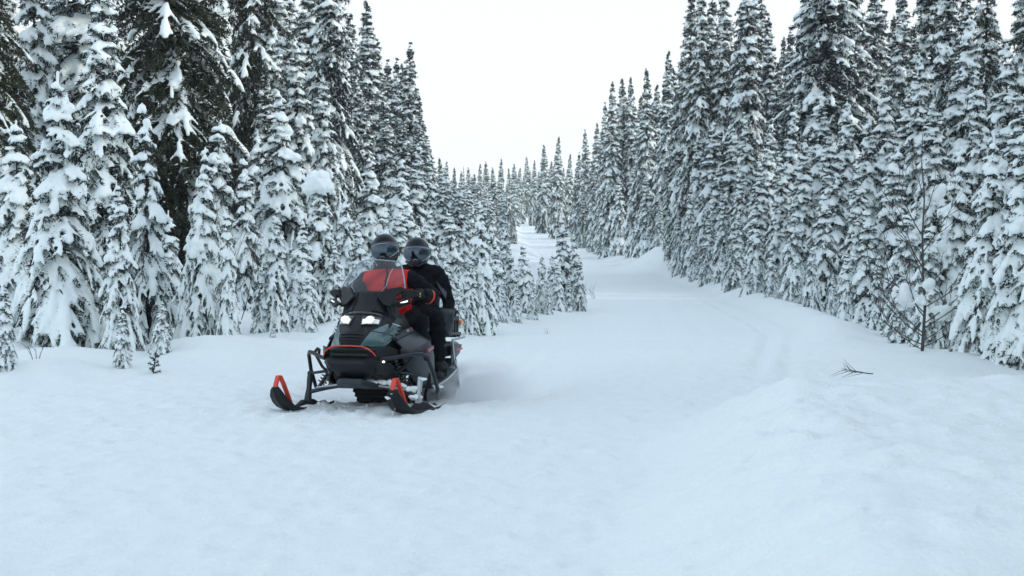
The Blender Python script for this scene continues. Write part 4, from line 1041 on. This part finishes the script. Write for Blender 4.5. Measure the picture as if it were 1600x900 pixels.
def glove(root, wrist, grip_c, bar_dir, s, tagged=False):
    """a hand closed round a bar: palm, four unequal bent fingers and a thumb"""
    w_ = Vector(wrist); g = Vector(grip_c); bd = Vector(bar_dir).normalized()
    fwd = (g - w_); fwd = (fwd - bd * fwd.dot(bd)).normalized(); up = bd.cross(fwd); up = up if up.z > 0 else -up
    mb = MB()
    palm0 = g - fwd * .055 + up * .028
    capsule(mb, w_ - (palm0 - w_) * .25, palm0, .046, .040); 
    for q in (-.03, -.01, .012, .032): capsule(mb, palm0 + bd * q * .8, g + up * .032 + bd * q, .021, .018, n=8)
    for q, ln in ((-.038, .86), (-.013, 1.0), (.013, .95), (.037, .78)):
        a = g + up * .034 + bd * q; b = g + fwd * .036 * ln + up * .018 + bd * q; c = g + fwd * .034 * ln - up * .014 + bd * q; d = g + fwd * .004 - up * .030 * ln + bd * q
        capsule(mb, a, b, .0125, .0115, n=8); capsule(mb, b, c, .0115, .011, n=8); capsule(mb, c, d, .011, .0095, n=8)
    tb = -s * 1.0
    a = palm0 + bd * .035 * tb - up * .012; b = g - fwd * .022 + bd * .05 * tb - up * .022; c = g + fwd * .012 + bd * .045 * tb - up * .036
    capsule(mb, a, b, .017, .014, n=8); capsule(mb, b, c, .014, .011, n=8)
    me0 = bpy.data.meshes.new('g'); me0.from_pydata(mb.v, [], mb.f)
    gl = link('glove', voxel(me0, .006, 3, 'glove', .4), M['glove'], root)
    cuff = MB(); dv = (palm0 - w_).normalized(); cuff.tube([w_ - dv * .075, w_ - dv * .02, w_ + dv * .015], [.066, .060, .052], 14, cap=True)
    cuff.build('cuff', M['glove'], gl, bevel=.004)
    if tagged:
        cb = MB().tube([w_ - dv * .082, w_ - dv * .066], [.069, .068], 14).build('cuff_edge', M['orange'], gl)
    return gl

def helmet(root, c, yaw, pitch=0.0, roll=0.0, k=1.0):
    c = Vector(c)
    rot = Matrix.Rotation(yaw, 3, 'Z') @ Matrix.Rotation(pitch, 3, 'Y') @ Matrix.Rotation(roll, 3, 'X')
    T = lambda p: c + rot @ (Vector(p) * k)
    mb = MB()
    mb.ell(T((-.005, 0, .015)), (.150 * k, .126 * k, .140 * k), rot, 24, 16)
    mb.ell(T((-.005, 0, -.05)), (.138 * k, .118 * k, .11 * k), rot, 24, 14)
    mb.ell(T((.065, 0, -.102)), (.100 * k, .094 * k, .066 * k), rot, 20, 12)
    me0 = bpy.data.meshes.new('h'); me0.from_pydata(mb.v, [], mb.f)
    h = link('helmet', voxel(me0, .0075, 6, 'helmet'), M['shell'], root)
    def surf(az_, el_, off=0.0):
        d = Vector((math.cos(el_) * math.cos(az_), math.cos(el_) * math.sin(az_), math.sin(el_)))
        rx, ry, rz = .158 + off, .129 + off, .150 + off
        q = 1 / math.sqrt((d.x / rx) ** 2 + (d.y / ry) ** 2 + (d.z / rz) ** 2)
        return T(d * q + Vector((-.003, 0, -.01)))
    # visor pane
    def lim(a):
        x = abs(a) / R(82); top = R(27) - R(9) * x ** 2; bot = R(-27) + R(20) * x ** 2.4 + R(9) * math.exp(-(a / R(11)) ** 2); return bot, top
    n, m = 26, 8; rows = []
    for j in range(m + 1):
        row = []
        for i in range(n + 1):
            a = R(82) * (-1 + 2 * i / n); b0, t0 = lim(a); row.append(surf(a, b0 + (t0 - b0) * j / m, .003 - .000))
        rows.append(row)
    MB().loft(rows, close=False, cap=False).build('visor', M['visor'], h, solid=.003, autosmooth=0)
    fr = rows[0] + [r[n] for r in rows[1:]] + rows[m][::-1][1:] + [r[0] for r in rows[::-1]][1:]
    MB().tube([tuple(p) for p in fr], .0045 * k, 6, cap=False).build('visor_frame', M['visor_frame'], h)
    MB().ell(T((.150, 0, -.098)), (.028 * k, .030 * k, .036 * k), rot, 12, 8).build('breath_guard', M['matt_black'], h)
    # brow ridge, side pivots, chin vent
    MB().tube([tuple(surf(R(a), R(31) - R(9) * (a / 82) ** 2, .004)) for a in range(-84, 85, 12)], .006 * k, 6).build('brow_ridge', M['gloss_black'], h)
    for s in (1, -1):
        MB().ell(surf(s * R(93), R(4), .002), (.022 * k, .010 * k, .024 * k), rot, 12, 8).build('visor_pivot', M['grey_panel'], h)
        MB().tube([T((.10, .088 * s, -.075)), T((.155, .055 * s, -.115)), T((.168, .02 * s, -.125))], .008 * k, 6).build('chin_line', M['grey_panel'], h)
    return h

driver = rider('person', 'front rider in red and black jacket and black helmet, steering the snowmobile', dict(
    pelvis=(-.98, 0, .845), chest=(-.86, -.05, 1.14), neck=(-.825, -.08, 1.305), sh_l=(-.84, .165, 1.205), sh_r=(-.84, -.275, 1.19),
    el_l=(-.80, .40, 1.065), el_r=(-.78, -.44, 1.05), wr_l=(-.60, .365, 1.060), wr_r=(-.60, -.385, 1.060),
    hip_l=(-.98, .11, .82), hip_r=(-.98, -.11, .82), kn_l=(-.60, .335, .80), kn_r=(-.60, -.335, .80), an_l=(-.64, .37, .36), an_r=(-.64, -.37, .36), toe_l=(-.52, .38, .29), toe_r=(-.52, -.38, .29)), True)
helmet(driver, (-.80, -.088, 1.490), R(2), R(5), R(9))
glove(driver, (-.60, .365, 1.060), (-.497, .345, 1.045), (-.03, .15, .01), 1, True)
glove(driver, (-.60, -.385, 1.060), (-.497, -.365, 1.045), (-.03, -.15, .01), -1, True)
passenger = rider('person', 'rear rider all in black with black helmet, sitting behind the red jacket', dict(
    pelvis=(-1.46, .03, .92), chest=(-1.42, .065, 1.22), neck=(-1.40, .07, 1.355), sh_l=(-1.42, .265, 1.265), sh_r=(-1.42, -.155, 1.265),
    el_l=(-1.46, .375, .985), el_r=(-1.46, -.34, .97), wr_l=(-1.36, .39, .885), wr_r=(-1.36, -.40, .885),
    hip_l=(-1.45, .14, .89), hip_r=(-1.45, -.10, .89), kn_l=(-1.05, .36, .83), kn_r=(-1.05, -.36, .83), an_l=(-1.13, .39, .325), an_r=(-1.13, -.39, .325), toe_l=(-.98, .41, .275), toe_r=(-.98, -.41, .275)), False)
helmet(passenger, (-1.36, .060, 1.488), R(10), R(6), R(1), k=1.0)
glove(passenger, (-1.36, .39, .885), (-1.275, .40, .835), (.2, .25, .25), 1)
glove(passenger, (-1.36, -.40, .885), (-1.275, -.418, .835), (.2, -.25, .25), -1)
# reflective patch on the sleeve of the rear rider
MB().slab([(-1.335, .27, 1.20), (-1.345, .32, 1.10), (-1.36, .37, 1.02), (-1.37, .375, 1.09)], .012).build('sleeve_patch', M['suit_grey'], passenger, bevel=.004)
MB().box((-.445, .375, 1.058), (.008, .012, .045)).build('glove_mark', M['yellow'], driver)

level(driver); level(passenger)
# ------------------------------------------------------------------ bare shrubs, twigs and sprigs
def bough(mb, p, d, L, r, depth, rng, curl=.25, tips=None, spread=38):
    """a crooked twig that forks"""
    pts = [Vector(p)]; rad = [r]; d = Vector(d).normalized(); n = 6
    for k in range(n):
        d = (d + Vector((rng.uniform(-.16, .16), rng.uniform(-.16, .16), curl * .22 + rng.uniform(-.08, .12)))).normalized()
        pts.append(pts[-1] + d * L / n); rad.append(r * (1 - .78 * (k + 1) / n))
        if depth and k in (1, 2, 3, 4) and rng.random() < .85:
            a = rng.uniform(0, 6.28); e = d.orthogonal().normalized(); e.rotate(Matrix.Rotation(a, 3, d)); f = (d * math.cos(R(spread)) + e * math.sin(R(spread)) + Vector((0, 0, .12)))
            bough(mb, pts[-1], f, L * rng.uniform(.35, .65), r * .58, depth - 1, rng, curl, tips, spread)
    mb.tube(pts, rad, 5, cap=False)
    if tips is not None: tips.append(pts)

def snow_lump(name, c, r, seed, parent, vox=.02, flat=.75):
    rng = np.random.RandomState(seed); C = []; A = []; Rr = []
    for k in range(8):
        o = rng.uniform(-1, 1, 3) * np.array(r) * .45; C.append(np.array(c) + o); A.append([1, rng.uniform(-.5, .5), rng.uniform(-.3, .3)]); q = np.array(r) * rng.uniform(.5, .8); Rr.append((q[0], q[1], q[2] * flat / .75))
    return link(name, voxel(blobs_mesh(C, A, Rr), vox, 4, name), M['snow'], parent)

def bare_sapling(px, Y, H, label, seed):
    rng = random.Random(seed); X = unpix(px, Y); zb = gz(X, Y) - .08
    e = empty('bare_sapling', (X, Y, zb)); tag(e, label, 'sapling')
    pts = [(0.0, 0, 0), (.015, 0, .3), (.03, .0, .6), (.01, .02, 1.0), (-.01, 0, 1.5), (.01, 0, 2.0), (-.03, 0, 2.4), (-.02, 0, H)]
    MB().tube(pts, [.022, .020, .018, .015, .012, .009, .006, .003], 8).build('trunk', M['twig'], e)
    for z, a, L, el in ((.10, 200, .7, 14), (.13, 345, .7, 16), (.16, 185, .75, 18), (.26, 170, .8, 24), (.36, 5, .9, 24), (.55, 190, 1.0, 30), (.22, 10, .50, 20), (.30, 160, .95, 32), (.42, 25, .85, 28), (.50, 200, .75, 40), (.62, 340, .85, 30), (.70, 175, 1.15, 30), (.85, 15, .8, 42), (.95, 215, .9, 50), (1.1, 150, 1.0, 55), (1.3, 20, .8, 52), (1.5, 190, .8, 55), (1.75, 330, .6, 58), (1.95, 170, .5, 60)):
        mb = MB(); aa = R(a); x0 = float(np.interp(z, [p[2] for p in pts], [p[0] for p in pts]))
        bough(mb, (x0, 0, z), (math.cos(aa) * math.cos(R(el)), math.sin(aa) * math.cos(R(el)) * .6, math.sin(R(el))), L, .0085 if L > .7 else .007, 2, rng, .35)
        mb.build('branch', M['twig'], e, fix=False)
    for c, r, sd in (((-.16, .03, .78), (.15, .12, .16), 1), ((.06, -.02, .92), (.09, .08, .10), 2), ((.20, .05, 2.05), (.13, .10, .13), 3), ((-.05, .0, .70), (.10, .10, .09), 4), ((.34, .12, .55), (.16, .12, .12), 5)):
        snow_lump('snow_clump', c, r, sd, e)
bare_sapling(1442, 14.0, 2.75, 'thin bare sapling with snow lumps caught in its crown, at the right', 5)

def twig(px, Y, H, n, label, seed, curl=.1, name='bare_twig', lean=(0, 0), spread=.5, r=.006, depth=1, cat='twig', dz=0.0, el=None):
    rng = random.Random(seed); X = unpix(px, Y); e = empty(name, (X, Y, gz(X, Y) - .03 + dz)); tag(e, label, cat)
    for k in range(n):
        mb = MB(); a = rng.uniform(0, 6.28)
        d = Vector((lean[0] + spread * math.cos(a), lean[1] + spread * math.sin(a), 1.0 if el is None else el))
        bough(mb, (rng.uniform(-.04, .04), rng.uniform(-.03, .03), 0), d, H * rng.uniform(.7, 1.1), r, depth, rng, curl)
        mb.build('stem', M['twig'], e, fix=False)
    return e
twig(58, 12.9, .26, 3, 'small bare forked twig sticking out of the snow at the far left', 3, .1, spread=.35)
twig(1362, 12.0, .42, 3, 'dark broken branch lying on the snow left of the bare sapling', 6, -.12, 'fallen_branch', lean=(-1.6, -.2), spread=.2, el=.14, dz=.12, cat='branch')
twig(852, 19.5, .16, 3, 'faint tuft of dry twigs in the snow before the small fir clump', 8, .1, spread=.8, r=.003, depth=0)
twig(930, 34.0, .45, 3, 'thin grey twigs leaning out beside the right end of the small fir clump', 9, .1, spread=.9, r=.006)
twig(92, 14.6, .7, 6, 'tangle of bare arching stems at the foot of the large pointed fir', 14, .1, 'bare_shrub', lean=(.5, 0), spread=.7, r=.008, depth=2, cat='shrub')
twig(372, 17.0, 1.9, 5, 'tall bare brush rising between the firs right of the drift', 15, .1, 'bare_shrub', spread=.22, r=.009, depth=2, cat='shrub')
twig(20, 15.0, 1.6, 4, 'long bare stems crossing the firs at the left edge', 16, .1, 'bare_shrub', lean=(.5, 0), spread=.4, r=.008, depth=2, cat='shrub')

# dark little fir sprig standing alone, and a bough bent under its snow
def sprig(px, Y, H, label):
    X = unpix(px, Y); e = empty('fir_sprig', (X, Y, gz(X, Y) - .02)); tag(e, label, 'seedling')
    rng = np.random.RandomState(2); st = MB().tube([(0, 0, 0), (.01, 0, H * .5), (.03, 0, H)], [.008, .006, .003], 6); st.build('stem', M['bark'], e)
    segs = []
    for k in range(9):
        z = H * (.12 + .8 * k / 9); a = k * 2.4; L = .075 * (1 - .5 * k / 9); segs.append(((.02 * z / H, 0, z), (.02 * z / H + L * math.cos(a), L * math.sin(a), z + .02)))
    segs.append(((.02, 0, H * .8), (.03, 0, H)))
    V = []; Fc = []
    for a, b in segs:
        a, b = np.array(a), np.array(b); ax = nrm(b - a)
        for q in range(36):
            p = a + (b - a) * rng.rand(); d = nrm(ax * .6 + nrm(rng.normal(size=3)) * .8); w_ = nrm(np.cross(d, rng.normal(size=3))) * .004; n = len(V); V += [p - w_, p + w_, p + d * .035]; Fc.append((n, n + 1, n + 2))
    link('needles', mesh_from('needles', np.array(V), Fc, False), M['needles'], e)
    return e
sprig(238, 12.5, .24, 'tiny dark fir sprig alone in the smooth snow below the drift')
for px, top, Y, kind, ws, label in ((1588, 555, 13.1, 'y3', 1.3, 'low laden fir tip poking from the bank at the right edge'),
                                    (1092, 402, 47, 'y1', 1.8, 'low rounded fir under a white cap at the right trail edge'), (362, 525, 14.7, 'y4', .8, 'buried fir tip at the right foot of the rounded drift'), (425, 500, 15.0, 'y2', .9, 'short fir tip left of the left ski, half buried'),
                                    (250, 470, 13.6, 'y1', 1.2, 'low bushy fir sunk in the bank left of the rounded drift')):
    place_tree(px, top, Y, kind, label, None, ws)

# ------------------------------------------------------------------ snow crumbs thrown up by the skis, powder behind the track
rng = np.random.RandomState(9); C = []; A = []; Rr = []
for k in range(260):
    a = rng.rand(); lxk = rng.uniform(-2.6, 1.0) if a < .6 else rng.uniform(-.6, .7); lyk = rng.normal() * .35 + (.525 if rng.rand() < .5 else -.525) * (1 if a < .7 else 0)
    wx = SLED[0] + _F[0] * lxk + _L[0] * lyk; wy = SLED[1] + _F[1] * lxk + _L[1] * lyk
    j0 = int(np.searchsorted(gx, wx)); i0 = int(np.searchsorted(gy, wy)); r_ = rng.uniform(.004, .011) * (1.9 if rng.rand() < .05 else 1)
    C.append((wx, wy, GZ[i0, j0] + r_ * .1)); A.append(rng.normal(size=3)); Rr.append((r_ * 1.2, r_, r_ * .8))
me = blobs_mesh(C, A, Rr); o = link('snow_crumbs', me, M['snow']); tag(o, 'loose snow crumbs churned up round the skis and track', 'snow', kind='stuff')

def powder():
    mb = MB(); mb.ell((0, 0, 0), (1, 1, 1), None, 24, 16)
    o = mb.build('snow_spray', None or bpy.data.materials.new('powder_snow'), None, autosmooth=0)
    m = o.data.materials[0]; m.use_nodes = True; t = m.node_tree; t.nodes.clear()
    out = t.nodes.new('ShaderNodeOutputMaterial'); pv = t.nodes.new('ShaderNodeVolumePrincipled'); pv.inputs['Color'].default_value = (.97, .98, .99, 1)
    pv.inputs['Anisotropy'].default_value = 0.2
    tc = t.nodes.new('ShaderNodeTexCoord'); ln = t.nodes.new('ShaderNodeVectorMath'); ln.operation = 'LENGTH'
    mr = t.nodes.new('ShaderNodeMapRange'); mr.interpolation_type = 'SMOOTHSTEP'; mr.inputs['From Min'].default_value = 1.0; mr.inputs['From Max'].default_value = .15
    nz = t.nodes.new('ShaderNodeTexNoise'); nz.inputs['Scale'].default_value = 2.6; nz.inputs['Detail'].default_value = 5
    m2 = t.nodes.new('ShaderNodeMapRange'); m2.inputs['From Min'].default_value = .38; m2.inputs['From Max'].default_value = .68; m2.inputs['To Max'].default_value = 11.0
    mu = t.nodes.new('ShaderNodeMath'); mu.operation = 'MULTIPLY'
    t.links.new(tc.outputs['Object'], ln.inputs[0]); t.links.new(ln.outputs['Value'], mr.inputs['Value']); t.links.new(tc.outputs['Object'], nz.inputs['Vector']); t.links.new(nz.outputs['Fac'], m2.inputs['Value'])
    t.links.new(mr.outputs[0], mu.inputs[0]); t.links.new(m2.outputs[0], mu.inputs[1]); t.links.new(mu.outputs[0], pv.inputs['Density']); t.links.new(pv.outputs[0], out.inputs['Volume'])
    c = SLED_M @ Vector((-2.25, .50, .10)); o.location = (c.x, c.y, c.z); o.scale = (.72, 1.25, .40); o.rotation_euler = (0, 0, -SLED_YAW)
    tag(o, 'cloud of powder snow drifting behind the rear of the track', 'snow', kind='stuff')
powder()
# ------------------------------------------------------------------ cold air between the camera and the far trees
def haze():
    o = MB().box((0, 210, 18), (900, 560, 44)).build('haze', bpy.data.materials.new('cold_haze'), None, smooth=False)
    m = o.data.materials[0]; m.use_nodes = True; t = m.node_tree; t.nodes.clear()
    out = t.nodes.new('ShaderNodeOutputMaterial'); pv = t.nodes.new('ShaderNodeVolumePrincipled')
    pv.inputs['Color'].default_value = (.86, .93, .98, 1); pv.inputs['Density'].default_value = HAZE; pv.inputs['Anisotropy'].default_value = 0.0
    t.links.new(pv.outputs[0], out.inputs['Volume'])
    tag(o, 'thin cold haze over the trail and forest', 'haze', kind='stuff')
HAZE = 0.0004
haze()
